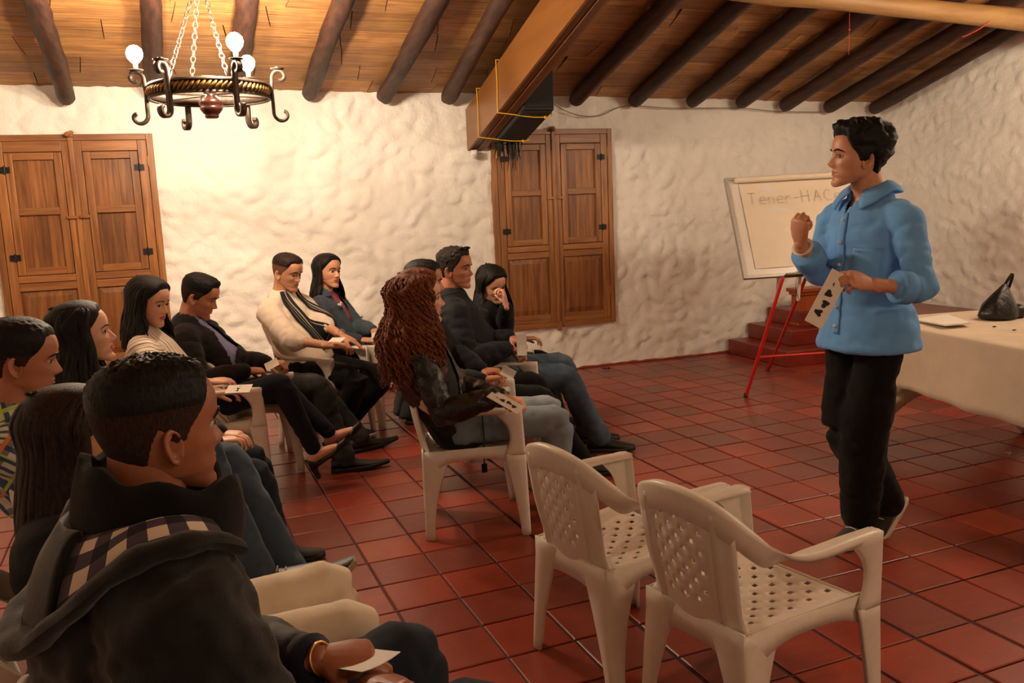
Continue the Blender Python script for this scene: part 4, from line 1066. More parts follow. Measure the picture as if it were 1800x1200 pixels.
# ---- locks -------------------------------------------------------------------
def locks(M, s, sp, n, zend, neck, fwd, right, width=.011, curl=0.0, seed=1, vol=.012, side_only=None, az_min=60, gather=0.0, wave=.006, front_bias=.0, spread=.35, bangs=False, part_x=0.0):
    """long hair: flattened tubes from the parting over the skull and down; falls along world -z below the ears"""
    R = random.Random(seed); mb = MB()
    X, Y, Z, th = head_grid(sp.get('fem', False), sp.get('wide', 1.0), nth=72, sub=3)
    C = np.array(cr(HC_PTS, 6)); zs, ws, Bs, Fs = C[:, 0], C[:, 3], C[:, 2], C[:, 1]
    o = np.argsort(zs); zs, ws, Bs, Fs = zs[o], ws[o], Bs[o], Fs[o]
    def surf(az, z, off):
        w = np.interp(z, zs, ws)+off; F = np.interp(z, zs, Fs)+off; B = -np.interp(z, zs, Bs)+off
        c, q = math.cos(az), math.sin(az); return Vector((w*q, (F if c > 0 else B)*c-.004, z))
    Mi = M
    for i in range(n):
        sgn = 1 if R.random() < .5 else -1
        if side_only: sgn = side_only
        azf = math.radians(az_min+(180-az_min)*(R.random()**(1.0-front_bias)))
        ze = zend+R.uniform(-.05, .07)
        off = vol*R.uniform(.6, 1.3)
        az0 = azf*R.uniform(.25, .9) if azf < 2.2 else azf
        pts = []
        for k in range(4):
            t = k/4; z = .120-.058*t**1.6; az = az0+(azf-az0)*t; p = surf(az*1.0, min(z, .1185), off*(.5+.5*t)); p.x = p.x*sgn+part_x*(1-t)
            if k == 0: p = Vector((part_x+sgn*.004, .05-.13*(azf/math.pi)*R.uniform(.8, 1.1), .1175+off*.25))
            pts.append(M @ (p*s))
        for k, z in enumerate((.05, .02, -.01, -.04)):
            p = surf(azf, max(z, -.055), off*1.15+(.006 if z < 0 else 0)); p.z = z; p.x *= sgn
            if z < 0: 
                base = surf(azf, .0, off*1.2); p.x = base.x*sgn; p.y = base.y
            pts.append(M @ (p*s))
        # gravity part
        last = pts[-1]; cen = neck+Vector((0, 0, 0)); rad = Vector((last.x-cen.x, last.y-cen.y, 0)); r0 = rad.length; rad.normalize()
        steps = 8; L_ = last.z-ze
        if L_ > .02:
            for k in range(1, steps+1):
                t = k/steps; z = last.z-L_*t
                dz = last.z-z
                # rest on the shoulders / back / chest
                out = spread*min(dz, .12)+.05*max(0, dz-.12)-gather*t
                q = last+rad*out; q.z = z; pts.append(q)
        ph = R.uniform(0, 6.28); fr = R.uniform(.8, 1.2)
        if curl:
            q2 = []; acc = 0
            for a_, b_ in zip(pts[:-1], pts[1:]):
                nn = 3
                for k in range(nn): q2.append(a_.lerp(b_, k/nn))
            q2.append(pts[-1]); pts2 = []; acc = 0
            for k, p in enumerate(q2):
                if k: acc += (q2[k]-q2[k-1]).length
                g = min(1, acc/.10); am = curl*g*R.uniform(.8, 1.2)
                pts2.append(p+right*(am*math.cos(acc*fr*85+ph))+fwd*(am*math.sin(acc*fr*85+ph))+rad*(.3*am))
            pts = pts2
        else:
            pts = [p+right*(wave*math.sin(k*.7*fr+ph)*min(1, k/6))+fwd*(wave*math.cos(k*.6*fr+ph)*min(1, k/6)) for k, p in enumerate(pts)]
            pts = [Vector(p) for p in cr([tuple(p) for p in pts], 2)]
        nn = len(pts); w = width*R.uniform(.7, 1.25)
        rr = [(w*(min(1, .35+k*.2))*(1-.75*max(0, (k/(nn-1)-.72)/.28)), w*.42*(min(1, .5+k*.2))*(1-.6*max(0, (k/(nn-1)-.72)/.28))) for k in range(nn)]
        mb.tube(pts, rr, tuple(rad if rad.length > .1 else (0, 1, 0)), 6, caps=False)
    return mb

# ================================================================== PERSON BUILDER
def col_frame(phi): 
    f = Vector((math.cos(phi), math.sin(phi), 0)); return f, Vector((f.y, -f.x, 0))
def head_matrix(c, yaw, pitch, roll):
    """yaw: world angle of the face, pitch: degrees down, roll: degrees towards the person's right ear"""
    f = Vector((math.cos(yaw), math.sin(yaw), 0)); r = Vector((f.y, -f.x, 0)); u = Vector((0, 0, 1))
    p = R_(pitch); f2 = f*math.cos(p)-u*math.sin(p); u2 = f*math.sin(p)+u*math.cos(p)
    q = R_(roll); r3 = r*math.cos(q)-u2*math.sin(q); u3 = r*math.sin(q)+u2*math.cos(q)
    return Matrix(((r3.x, f2.x, u3.x, c.x), (r3.y, f2.y, u3.y, c.y), (r3.z, f2.z, u3.z, c.z), (0, 0, 0, 1)))
def segs_of(J, arms=True, legs=False):
    S = []
    sp_ = J['spine']; L0 = 0
    for a, b in zip(sp_[:-1], sp_[1:]): S.append((a, b, L0, 0)); L0 += (b-a).length
    if arms:
        for k, s in ((1, 'L'), (2, 'R')): S.append((J['sh'+s], J['el'+s], 0, k)); S.append((J['el'+s], J['wr'+s], (J['el'+s]-J['sh'+s]).length, k))
    if legs:
        S = []
        for k, s in ((3, 'L'), (4, 'R')): S.append((J['hip'+s], J['kn'+s], 0, k)); S.append((J['kn'+s], J['an'+s], (J['kn'+s]-J['hip'+s]).length, k))
    return S
def cloth_coords(co, S, fwd):
    """nearest bone: (angle*0.1, length along, bone id) and radial distance"""
    n = len(co); best = np.full(n, 1e9); out = np.zeros((n, 3))
    for a, b, L0, bid in S:
        a_, b_ = np.array(a), np.array(b); d = b_-a_; ln = np.linalg.norm(d); u = d/ln
        t = np.clip((co-a_)@u, 0, ln); q = co-(a_+t[:, None]*u); dist = np.linalg.norm(q, axis=1)*(1.0 if bid else .62)
        f = np.array(fwd); f = f-u*(f@u)
        if np.linalg.norm(f) < .2: f = np.array([0, 0, 1.])-u*u[2]
        f /= np.linalg.norm(f); g = np.cross(u, f); ang = np.arctan2(q@g, q@f)
        m = dist < best; best[m] = dist[m]; raw = (co-a_)@u
        out[m] = np.stack([ang, raw+L0, np.full(n, bid)], -1)[m]
    return out
def fold(co, nm, cc, amp, seed, fine=1.0):
    out = co.copy()
    for i in range(len(co)):
        a, l, b = cc[i]; x, y, z = co[i]
        if b == 0: v = mnoise.noise(Vector((x*9*fine, y*9*fine, z*15*fine+seed)))*.9+mnoise.noise(Vector((x*24, y*24, z*30+seed)))*.35
        else: v = mnoise.noise(Vector((l*30*fine, math.cos(a)*.9+b*3, math.sin(a)*.9+seed)))*.8+mnoise.noise(Vector((x*26+seed, y*26, z*26)))*.5
        r = 1-abs(v)*2
        out[i] = co[i]+nm[i]*amp*(v*.9+r*.35)
    return out
def np_part(name, co, fs, mats, parent, off, cc=None, smooth=True, mi=None, solid=0):
    me = bpy.data.meshes.new(name); me.from_pydata((co-np.array(off)).tolist(), [], fs)
    for m in (mats if isinstance(mats, (list, tuple)) else [mats]): me.materials.append(m)
    if mi is not None: me.polygons.foreach_set('material_index', mi)
    me.polygons.foreach_set('use_smooth', [smooth]*len(me.polygons))
    if cc is not None:
        at_ = me.attributes.new('cloth', 'FLOAT_VECTOR', 'POINT'); at_.data.foreach_set('vector', cc.astype(np.float32).ravel())
    me.update(); o = link(name, me, parent)
    if solid:
        s = o.modifiers.new('s', 'SOLIDIFY'); s.thickness = solid; s.offset = 1; baked(o)
    return o
TORSO = [(-.03, .165, .125), (.06, .168, .130), (.20, .152, .118), (.34, .158, .120), (.52, .172, .126), (.70, .178, .124), (.82, .168, .112), (.90, .125, .092), (.96, .088, .076), (1.0, .066, .064)]
def torso_tube(mb, J, k, g, lo=0.0, hi=1.0, belly=0.0, wf=1.0):
    sp_ = J['spine']; C = cr([tuple(p) for p in sp_], 8); n = len(C)-1; pts = []; rad = []
    for t, a, b in TORSO:
        if t > hi or t < lo: continue
        i = min(n, max(0, t*n)); i0 = int(i); i1 = min(n, i0+1); p = C[i0]*(1-(i-i0))+C[i1]*(i-i0)
        if t < 0: d = Vector(C[1]-C[0]).normalized(); p = np.array(Vector(C[0])+d*t*.5)
        bl = belly*math.exp(-((t-.28)/.2)**2)
        pts.append(Vector(p)+J['fwd']*bl*.5); rad.append((a*k*wf+g, b*k+g+bl*.5))
    mb.tube(pts, rad, tuple(J['fwd']), 22)
def arm_tube(mb, J, s, k, g, end=1.0, cuff=None, up=.055, lo=.034):
    a, e, w = J['sh'+s], J['el'+s], J['wr'+s]
    P = [a+(J['neck']-a)*.22, a, a.lerp(e, .35), a.lerp(e, .75), e]; Rr = [up*k+g, (up+.002)*k+g, (up-.006)*k+g, (up-.011)*k+g, (up-.010)*k+g]
    if end > .5:
        f = (end-.5)*2; P += [e.lerp(w, .3*f), e.lerp(w, .7*f), e.lerp(w, f)]
        rr = lambda t: (up-.012)*(1-t)+lo*t
        Rr += [(up-.010)*k+g, rr(.7*f)*k+g, rr(f)*k+g if cuff is None else cuff]
    mb.tube(P, Rr, (0, 0, 1), 14)
def leg_tube(mb, J, s, k, g, th=.082, kn=.058, cf=.054, an=.040, hem=None, end=1.0):
    h, kn_, a = J['hip'+s], J['kn'+s], J['an'+s]; a2 = kn_.lerp(a, end)
    P = [h, h.lerp(kn_, .4), h.lerp(kn_, .8), kn_, kn_.lerp(a2, .3), kn_.lerp(a2, .7), a2]
    Rr = [th*k+g, (th-.006)*k+g, (kn+.010)*k+g, (kn+.003)*k+g, (cf+.003)*k+g, (cf-.006)*k+g, (hem if hem else an*k+g)]
    Q = cr([tuple(p)+(float(q),) for p, q in zip(P, Rr)], 3); mb.tube([q[:3] for q in Q], [float(q[3]) for q in Q], (0, 0, 1), 16)
def collar(J, mats, parent, off, r0=.070, r1=.075, h=.05, gap=35, drop=.03, name='collar', fwdlean=.0, solid=.006, flare=.0, down=.0, tilt=.012):
    f, r, u = J['fwd'], J['right'], J['nup']; c = J['neck']; rows = []
    for k in range(7):
        t = k/6; row = []
        for j in range(33):
            a = R_(gap)+(2*math.pi-2*R_(gap))*j/32; fr = (1+math.cos(a))/2
            rr = r0+(r1-r0)*t+flare*math.sin(t*math.pi)
            q = c+f*(rr*math.cos(a)*1.0+fwdlean*t)+r*(rr*1.08*math.sin(a))+u*(h*t-.015-drop*fr*(1-.35*t)+tilt*(1-fr))
            if down: q = q+u*(-down*max(0, t-.5)*2*(1)) + (f*math.cos(a)+r*math.sin(a))*down*.45*max(0, t-.5)*2
            row.append(q)
        rows.append(row)
    m = MB(); m.grid(rows); return part(name, m, mats, parent, True, off=off, solid=solid, solid_off=0)
def make_shoe(parent, off, ankle, toe, kind, mat, solemat, s=1.0, upv=(0, 0, 1)):
    t = Vector(toe).normalized(); u = Vector(upv); u = (u-t*u.dot(t)).normalized(); x = t.cross(u)
    o = Vector(ankle)-u*.082*s
    M = Matrix(((x.x, t.x, u.x, o.x), (x.y, t.y, u.y, o.y), (x.z, t.z, u.z, o.z), (0, 0, 0, 1))) @ Matrix.Scale(s, 4)
    if kind == 'sneaker': S = [(-.082, .026, .058, .02), (-.062, .036, .090, .0), (-.02, .039, .104, 0), (.03, .041, .088, 0), (.07, .044, .068, 0), (.12, .046, .054, 0), (.165, .040, .043, .0), (.192, .022, .032, .006)]
    elif kind == 'dress': S = [(-.078, .024, .055, .01), (-.06, .034, .085, .0), (-.02, .037, .10, 0), (.03, .038, .082, 0), (.08, .042, .056, 0), (.13, .040, .044, 0), (.18, .030, .036, .004), (.225, .016, .030, .010), (.245, .006, .026, .016)]
    else: S = [(-.070, .022, .05, .008), (-.055, .028, .060, .0), (-.02, .031, .050, 0), (.03, .034, .046, 0), (.08, .040, .046, 0), (.13, .034, .040, 0), (.17, .016, .032, .004), (.185, .006, .026, .008)]
    m = MB(); rows = []
    for (y, w, h, z0) in S:
        row = []
        for j in range(16):
            a = 2*math.pi*j/16; cx = math.cos(a); sz = math.sin(a)
            zz = z0+.012+(h-.012)*(.5+.5*sz) if True else 0
            row.append(M @ Vector((w*abs(cx)**.8*(1 if cx > 0 else -1)*(1-.28*max(0, sz)), y, zz)))
        rows.append(row)
    m.grid(rows, 0, True); m.add(rows[0], [tuple(range(16))]); m.add(rows[-1], [tuple(reversed(range(16)))])
    if kind == 'pump':
        m = MB(); rows = []
        for (y, w, h, z0) in S:
            row = []
            top = .9 if y > .08 else (.35 if y > -.04 else .8)
            for j in range(11):
                a = -math.pi/2-math.pi*.5*top*(1-j/5) if False else (-math.pi/2+(j/5-1)*(math.pi*.5+math.pi*.5*(top-.5)*2*(.5 if top < .5 else 1)*.9))
                row.append(M @ Vector((w*1.08*math.cos(a), y, z0+.030+.032*math.sin(a)*(h/.046))))
            rows.append(row)
        m.grid(rows); m.add(rows[-1], [tuple(range(11))])
        # toe cap
        sh = part('shoe', m, mat, parent, True, off=off, solid=.003, solid_off=1)
        hl = MB(); hl.tube([M @ Vector((0, -.052, .01)), M @ Vector((0, -.056, -.035)), M @ Vector((0, -.058, -.065))], [(.020, .022), (.014, .014), (.012, .012)], n=12, caps=False); part('heel', hl, mat, sh, off=off); return sh
    sh = part('shoe', m, mat, parent, True, off=off)
    m = MB(); rows = []
    for z, g in ((0, -.002), (.004, .003), (.018, .004), (.024, .0)):
        row = []; pts = [(y, w) for y, w, h, z0 in S]
        for y, w in pts: row.append(M @ Vector((w+g, y+(g if y > 0 else -g), z+(.008*max(0, (y-.12)/.07) if kind == 'sneaker' else .012*max(0, (y-.12)/.12)))))
        for y, w in reversed(pts): row.append(M @ Vector((-w-g, y+(g if y > 0 else -g), z+(.008*max(0, (y-.12)/.07) if kind == 'sneaker' else .012*max(0, (y-.12)/.12)))))
        rows.append(row)
    m.grid(rows, 0, True); n_ = len(rows[0])
    for a in range(n_//2-1): m.f.append((a, a+1, n_-2-a, n_-1-a)); m.m.append(0); b = 3*n_; m.f.append((b+n_-1-a, b+n_-2-a, b+a+1, b+a)); m.m.append(0)
    part('sole', m, solemat, sh, off=off)
    if kind == 'sneaker':
        m = MB()
        for q in range(4):
            y = .035+.022*q; z = .096-.014*q; m.tube([M @ Vector((-.022, y, z-.006)), M @ Vector((0, y+.004, z+.001)), M @ Vector((.022, y, z-.006))], [.0028]*3, n=5)
        part('laces', m, solemat, sh, True, off=off)
    return sh, M
def person(sp):
    phi = R_(sp['phi']); fwd, right = col_frame(phi); k = sp.get('k', 1.0); up = Vector((0, 0, 1))
    head = Vector(sp['head']); pel = Vector(sp['pelvis']); HM = head_matrix(head, R_(sp['yaw']), sp.get('pitch', 0), sp.get('roll', 0)); s = sp.get('hs', 1.0); sp['hs'] = s
    hdown = -(HM.to_3x3() @ Vector((0, 0, 1)))
    neck = Vector(sp['neck']) if 'neck' in sp else head+hdown*.115*s-Vector((HM[0][1], HM[1][1], HM[2][1]))*.02+Vector((0, 0, -.055*k))-fwd*.015
    slump = sp.get('slump', .03)
    d = neck-pel; sdir = d.normalized(); bk = (fwd-sdir*fwd.dot(sdir)).normalized()
    spine = [pel, pel+d*.33-bk*slump*.7, pel+d*.68-bk*slump, neck]
    J = dict(fwd=bk, right=right, neck=neck, spine=spine, pel=pel); J['nup'] = (neck-spine[2]).normalized()
    tw = sp.get('twist', 0); rs = right*math.cos(tw)+fwd*math.sin(tw)
    sw = sp.get('sw', .172)*k; hw = .088*k
    shd = sp.get('shdrop', .078)*k
    for sd, q in (('L', -1), ('R', 1)):
        J['sh'+sd] = neck-J['nup']*shd+rs*q*sw+fwd*sp.get('shfwd', .01); J['hip'+sd] = pel+right*q*hw+fwd*.02
    ua, fa = sp.get('arm', (.285*k, .25*k)); tl, sl = sp.get('leg', (.43*k, .415*k))
    for sd, q in (('L', -1), ('R', 1)):
        w = Vector(sp['w'+sd]); pole = Vector(sp.get('pole'+sd, tuple(right*q*.6-up*.8-fwd*.25)))
        J['el'+sd], J['wr'+sd] = ik(J['sh'+sd], w, ua, fa, pole)
        a = Vector(sp['a'+sd])
        if sp.get('ground', True): a.z = .084*k*sp.get('shs', 1.0)
        kp = Vector(sp.get('kpole'+sd, tuple(fwd*.5+up*.9+right*q*.12)))
        J['kn'+sd], J['an'+sd] = ik(J['hip'+sd], a, tl, sl, kp)
    base = Vector((pel.x, pel.y, 0)); off = base
    root = thing('person', sp['label'], 'person', tuple(base), 0, None)
    skin = skin_mat('skin_'+sp.get('skin', 'a'), SKINS[sp.get('skin', 'a')]); vs = sp.get('vox', .011)
    # ---- body
    mb = MB(); torso_tube(mb, J, k, -.016, belly=sp.get('belly', 0))
    mb.tube([J['shL'], neck-J['nup']*.03, J['shR']], [.040*k]*3, tuple(fwd), 12)
    nr = sp.get('neckr', .056 if sp.get('fem') else .063)*k
    hb = HM @ Vector((0, -.022*s, -.03*s)); mid = neck.lerp(hb, .5)
    mb.tube([neck-J['nup']*.05, neck, mid, hb], [nr*1.35, nr*1.08, nr*.96, nr*.92], tuple(fwd), 18)
    for sd in 'LR':
        arm_tube(mb, J, sd, k, -.006, 1.0, cuff=None, up=.048, lo=.032); leg_tube(mb, J, sd, k, -.012)
        if sp.get('foot'):
            t = Vector(sp['t'+sd]).normalized(); uu = Vector(sp.get('u'+sd, (0, 0, 1))); a = J['an'+sd]; o = a-uu*.055
            mb.tube([a-t*.035-uu*.03, a-uu*.025+t*.01, a-uu*.038+t*.08, a-uu*.052+t*.14], [(.026, .030), (.030, .034), (.032, .024), (.028, .014)], tuple(uu), 12)
    co, fs, nm = remesh(mb, vs, 3)
    body = MB(); body.v = list(map(tuple, co)); body.f = fs; body.m = [0]*len(fs)
    add_head(body, HM, sp)
    hv = sp.get('hvox', .0042)
    for sd, q in (('L', 1), ('R', -1)):
        h = sp['h'+sd]; add_hand(body, J['wr'+sd], h[0], h[1], q, h[2], k*sp.get('hands', 1.0), hv)
    o = part('body', body, [skin, LIPR if sp.get('fem') else LIPS, EYEW, IRIS], root, True, off=off)
    # ---- brows and lashes
    hm = sp.get('hairmat', H_BLK); X, Y, Z, th = head_grid(sp.get('fem', False), sp.get('wide', 1.0), lid=sp.get('lid', 0)); m = MB()
    def facept(x, z, o_):
        i = np.argmin((X-x)**2+(Z-z)**2+10*(Y < .03)); return Vector((x, Y.flat[i]+o_, z))*s
    for q in (-1, 1):
        pts = [HM @ facept(q*x, z, .0018) for x, z in ((.014, .0205), (.024, .0245), (.036, .0255), (.047, .0205), (.053, .015))]
        th_ = .0026 if sp.get('fem') else .0038
        m.tube(pts, [(th_*.8, .0016), (th_, .002), (th_, .002), (th_*.8, .0018), (.001, .001)], tuple(HM.to_3x3() @ Vector((0, 1, 0))), 6)
        part('eyebrow', m, hm, root, True, off=off); m = MB()
    m = MB()
    for q in (-1, 1):
        pts = [HM @ (Vector((q*x, .0702+math.sqrt(max(0, .0136**2-(x-.0315)**2)), z))*s) for x, z in ((.0215, .003), (.026, .0062), (.0315, .0072), (.037, .0058), (.0425, .0015))]
        lw = .0014 if sp.get('fem') else .0008; m.tube(pts, [lw]*5, (0, 0, 1), 5)
        part('eyelashes', m, H_BLK, root, True, off=off); m = MB()
    # ---- hair
    P, mk, A = hair_cap(sp, sp['hair']); m = MB(); add_cap(m, HM, s, P, mk, A, sp['hair'].get('fade'))
    o = part('hair', m, [hm, MATS.get(sp['hair'].get('fademat', 'clipped_hair'), H_FADE)], root, True, off=off)
    if 'locks' in sp:
        lk = dict(sp['locks']); n_ = lk.pop('n'); ze = lk.pop('zend'); lm = locks(HM, s, sp, n_, ze, neck, fwd, right, **lk)
        part('hair_locks', lm, hm, root, True, off=off)
    J['root'] = root; J['off'] = off; J['HM'] = HM; J['k'] = k; J['s'] = s; J['base'] = base; J['rs'] = rs
    # ---- garments
    for gd in sp['tops']:
        mb = MB(); g = gd['g']; torso_tube(mb, J, k, g, gd.get('lo', -.1), gd.get('hi', .97), sp.get('belly', 0), gd.get('wf', 1))
        if 'skirt' in gd:     # hem hanging below the pelvis
            pts = [pel+Vector((0, 0, .12)), pel+Vector((0, 0, 0)), pel-Vector((0, 0, gd['skirt']*.6)), pel-Vector((0, 0, gd['skirt']))]; mb.tube(pts, [(.168*k+g, .138*k+g), (.190*k+g, .158*k+g), (.196*k+g, .168*k+g), (.196*k+g, .168*k+g)], tuple(fwd), 24, caps=False)
        mb.tube([J['shL'].lerp(neck, .1), neck-J['nup']*.045*k, J['shR'].lerp(neck, .1)], [.052*k+g]*3, tuple(fwd), 14)
        for sd in 'LR': arm_tube(mb, J, sd, k, g, gd.get('sleeve', .97), gd.get('cuff'), up=gd.get('up', .055))
        co, fs, nm = remesh(mb, gd.get('vox', vs), gd.get('sm', 5)); S = segs_of(J); cc_ = cloth_coords(co, S, fwd)
        co = fold(co, nm, cc_, gd.get('wr', .006), gd.get('seed', 3), gd.get('fine', 1))
        mi = None
        if 'cut' in gd:
            keep = []
            q0, q1 = gd['cut']; tl0 = gd.get('cutmin', -9)      # half width of the opening at neck and at hem
            rel = co-np.array(neck); xr = rel@np.array(rs); yf = rel@np.array(J['fwd']); tz = np.clip(-(rel@np.array(sdir))/d.length, 0, 1.1)
            ctr = gd.get('ctr', 0)
            for f in fs:
                x = xr[list(f)].mean()-ctr; y = yf[list(f)].mean(); t = tz[list(f)].mean(); b = cc_[f[0], 2]
                w = q0+(q1-q0)*t
                if b == 0 and y > .01 and abs(x) < w and t > tl0: continue
                keep.append(f)
            fs = keep
        o = np_part(gd['name'], co, fs, gd['mat'], root, off, cc_, True, solid=gd.get('solid', .004 if 'cut' in gd else 0))
        J[gd['name']] = o
    tr = sp['trousers']; mb = MB(); g = tr.get('g', .006)
    hg = tr.get('hipg', g); sd0 = pel-right*.075*k; sd1 = pel+right*.075*k
    mb.tube([sd0, sd1], [(.118*k+hg, .112*k+hg)]*2, (0, 0, 1), 18)
    mb.tube([pel+Vector((0, 0, -.02)), pel+sdir*.10], [(.160*k+hg, .118*k+hg), (.150*k+hg, .112*k+hg)], tuple(fwd), 20)
    for sd in 'LR': leg_tube(mb, J, sd, k, g, tr.get('th', .082), tr.get('kn', .058), tr.get('cf', .054), hem=tr.get('hem'), end=tr.get('end', 1.0))
    co, fs, nm = remesh(mb, tr.get('vox', vs), 5); cc_ = cloth_coords(co, segs_of(J, legs=True), fwd); co = fold(co, nm, cc_, tr.get('wr', .005), 11)
    np_part('trousers', co, fs, tr['mat'], root, off, cc_)
    if sp.get('shoes'):
        kd, mt, sm = sp['shoes']
        J['shoeM'] = {}
        for sd in 'LR':
            r = make_shoe(root, off, J['an'+sd]+Vector(sp.get('shoff', (0, 0, 0))), sp['t'+sd], kd, mt, sm, k*sp.get('shs', 1.0), sp.get('u'+sd, (0, 0, 1)))
            if isinstance(r, tuple): J['shoeM'][sd] = r
    return J

# ================================================================== CLOTH MATERIALS WITH PATTERN
def stripes_mat():
    m, nt, b = nodes('striped_knit'); a = attr(nt); tor = mathn(nt, 'LESS_THAN', a[2], .5)
    ct = mathn(nt, 'MULTIPLY', a[0], .155); co_ = nt.nodes.new('ShaderNodeMix'); co_.data_type = 'FLOAT'
    L(nt, tor, co_.inputs[0]); L(nt, a[1], co_.inputs[2]); L(nt, ct, co_.inputs[3])
    f = mathn(nt, 'FRACT', mathn(nt, 'MULTIPLY', mathn(nt, 'ADD', co_.outputs[0], 5.0), 42.0)); s = mathn(nt, 'LESS_THAN', f, .17)
    L(nt, mixc(nt, s, srgb('d8c8b4'), srgb('3c2b28')), b.inputs['Base Color']); b.inputs['Roughness'].default_value = .9
    bump(nt, b, noisen(nt, objco(nt), 350, 2), .3, .002); return m
def plaid_mat():
    m, nt, b = nodes('plaid_shirt_cloth'); a = attr(nt); u = mathn(nt, 'MULTIPLY', a[0], .15)
    def band(c, freq, ph, w): return mathn(nt, 'LESS_THAN', mathn(nt, 'FRACT', mathn(nt, 'ADD', mathn(nt, 'MULTIPLY', c, freq), ph)), w)
    base = mixc(nt, band(u, 14, 10.1, .45), srgb('c9c8bb'), srgb('3d4f74'))
    base = mixc(nt, mathn(nt, 'MULTIPLY', band(a[1], 14, 10.4, .42), .75), base, srgb('2c3a58'))
    base = mixc(nt, mathn(nt, 'MULTIPLY', band(u, 7, 10.6, .10), .8), base, srgb('b9cf52'))
    base = mixc(nt, mathn(nt, 'MULTIPLY', band(a[1], 7, 10.2, .09), .8), base, srgb('e07a3c'))
    base = mixc(nt, mathn(nt, 'MULTIPLY', band(a[1], 7, 10.7, .07), .8), base, srgb('b9cf52'))
    L(nt, base, b.inputs['Base Color']); b.inputs['Roughness'].default_value = .85; return m
def check_mat():
    m, nt, b = nodes('checked_lining_cloth'); tc = nt.nodes.new('ShaderNodeUVMap')
    a = attr(nt); 
    A_ = mathn(nt, 'LESS_THAN', mathn(nt, 'FRACT', mathn(nt, 'MULTIPLY', a[0], 1.0)), .5); B_ = mathn(nt, 'LESS_THAN', mathn(nt, 'FRACT', mathn(nt, 'MULTIPLY', a[1], 1.0)), .5)
    v = mathn(nt, 'ADD', A_, B_); c = ramp(nt, mathn(nt, 'MULTIPLY', v, .5), [(0, srgb('d8c8b8')), (.25, srgb('d8c8b8')), (.3, srgb('4a4050')), (.7, srgb('4a4050')), (.8, srgb('1e1b26'))])
    c.node.color_ramp.interpolation = 'CONSTANT'; L(nt, c, b.inputs['Base Color']); b.inputs['Roughness'].default_value = .9; bump(nt, b, noisen(nt, objco(nt), 300, 2), .3, .002); return m
M_STR = stripes_mat(); M_PLAID = plaid_mat(); M_CHECK = check_mat()
F_PUFF = fabric('black_parka_cloth', '0c0b0b', .62, 500, .3, .2, .25)
F_FLEECE = fabric('black_fleece', '0d0c0c', 1, 900, .5, .1, .2)
F_BLKJ = fabric('black_jacket_cloth', '15151a', .8, 500, .3, .05, .2)
F_NAVJ = fabric('navy_black_jacket_cloth', '14161d', .7, 500, .3, .05, .2)
F_CARD = fabric('black_cardigan_knit', '161214', .95, 420, .4, .1, .2)
F_LAV = fabric('lavender_shirt_cloth', '6f6f96', .85, 600, .25)
F_CREAM = fabric('cream_knit', 'dccbb8', .95, 380, .35, .1, .05)
F_DENJ = fabric('dark_denim_jacket_cloth', '363f4a', .85, 800, .35, .1, .2, dirt='465761')
F_PINK = fabric('pink_floral_cloth', 'a13a50', .8, 60, .2, .1, .5)
F_BLUE = fabric('blue_chambray_cloth', '6ba6e6', .85, 900, .3, .05, .07)
F_BLUI = fabric('pale_blue_chambray_inside', '8fb4d0', .85, 900, .2, .05, .05)
F_TRK = fabric('black_trouser_cloth', '0e0e0e', .9, 700, .3, .05, .2)
F_JBLU = fabric('blue_jeans_cloth', '3d4d5e', .9, 900, .35, .05, .15, dirt='5b6b78')
F_JDRK = fabric('dark_jeans_cloth', '1e2733', .9, 900, .35, .05, .2, dirt='2a3440')
F_JGRY = fabric('charcoal_jeans_cloth', '2a2c2e', .9, 900, .35, .05, .2, dirt='484a46')
F_JLIT = fabric('light_washed_jeans_cloth', '7c8790', .9, 900, .35, .05, .1, dirt='98a2a8')
F_WHT = fabric('cream_white_jeans_cloth', 'd6c9b2', .9, 900, .3, .05, .05)
F_LEGG = fabric('navy_leggings_cloth', '161a26', .9, 900, .25, .05, .15)
def leather():
    m, nt, b = nodes('black_leather'); co = objco(nt); v = noisen(nt, co, 22, 5); f = noisen(nt, co, 180, 3)
    b.inputs['Base Color'].default_value = srgb('171614'); L(nt, mathn(nt, 'ADD', mathn(nt, 'MULTIPLY', v, .25), .22), b.inputs['Roughness'])
    bump(nt, b, mathn(nt, 'ADD', mathn(nt, 'MULTIPLY', v, 3.0), mathn(nt, 'MULTIPLY', f, .4)), .5, .006); return m
F_LEA = leather()
S_BLK = plain('black_shoe_leather', '12110f', .5, .2, 60, .15, .001); S_SOLE = plain('dark_sole', '1d1a17', .7); S_WHITE = plain('white_sole', 'c9c2b6', .6)
S_GREY = fabric('grey_shoe_mesh', '7b8084', .8, 500, .3); S_DKG = fabric('dark_grey_shoe_canvas', '3a3733', .8, 500, .3); S_TAN = plain('tan_sole', '9b8468', .6)
M_GOLD = plain('gold', 'c79a4a', .3, .1, 60, 0, 0, .9); M_SILV = plain('silver', 'b8b8b8', .3, .1, 60, 0, 0, .9); M_BTN = plain('pearl_button', 'd8d2c8', .3, .05, 60, 0, 0)
M_CARDP = plain('white_card', 'ddd6ca', .6, .02, 20, 0, 0); M_BLKINK = plain('black_ink', '14110f', .7, .1, 30, 0, 0)
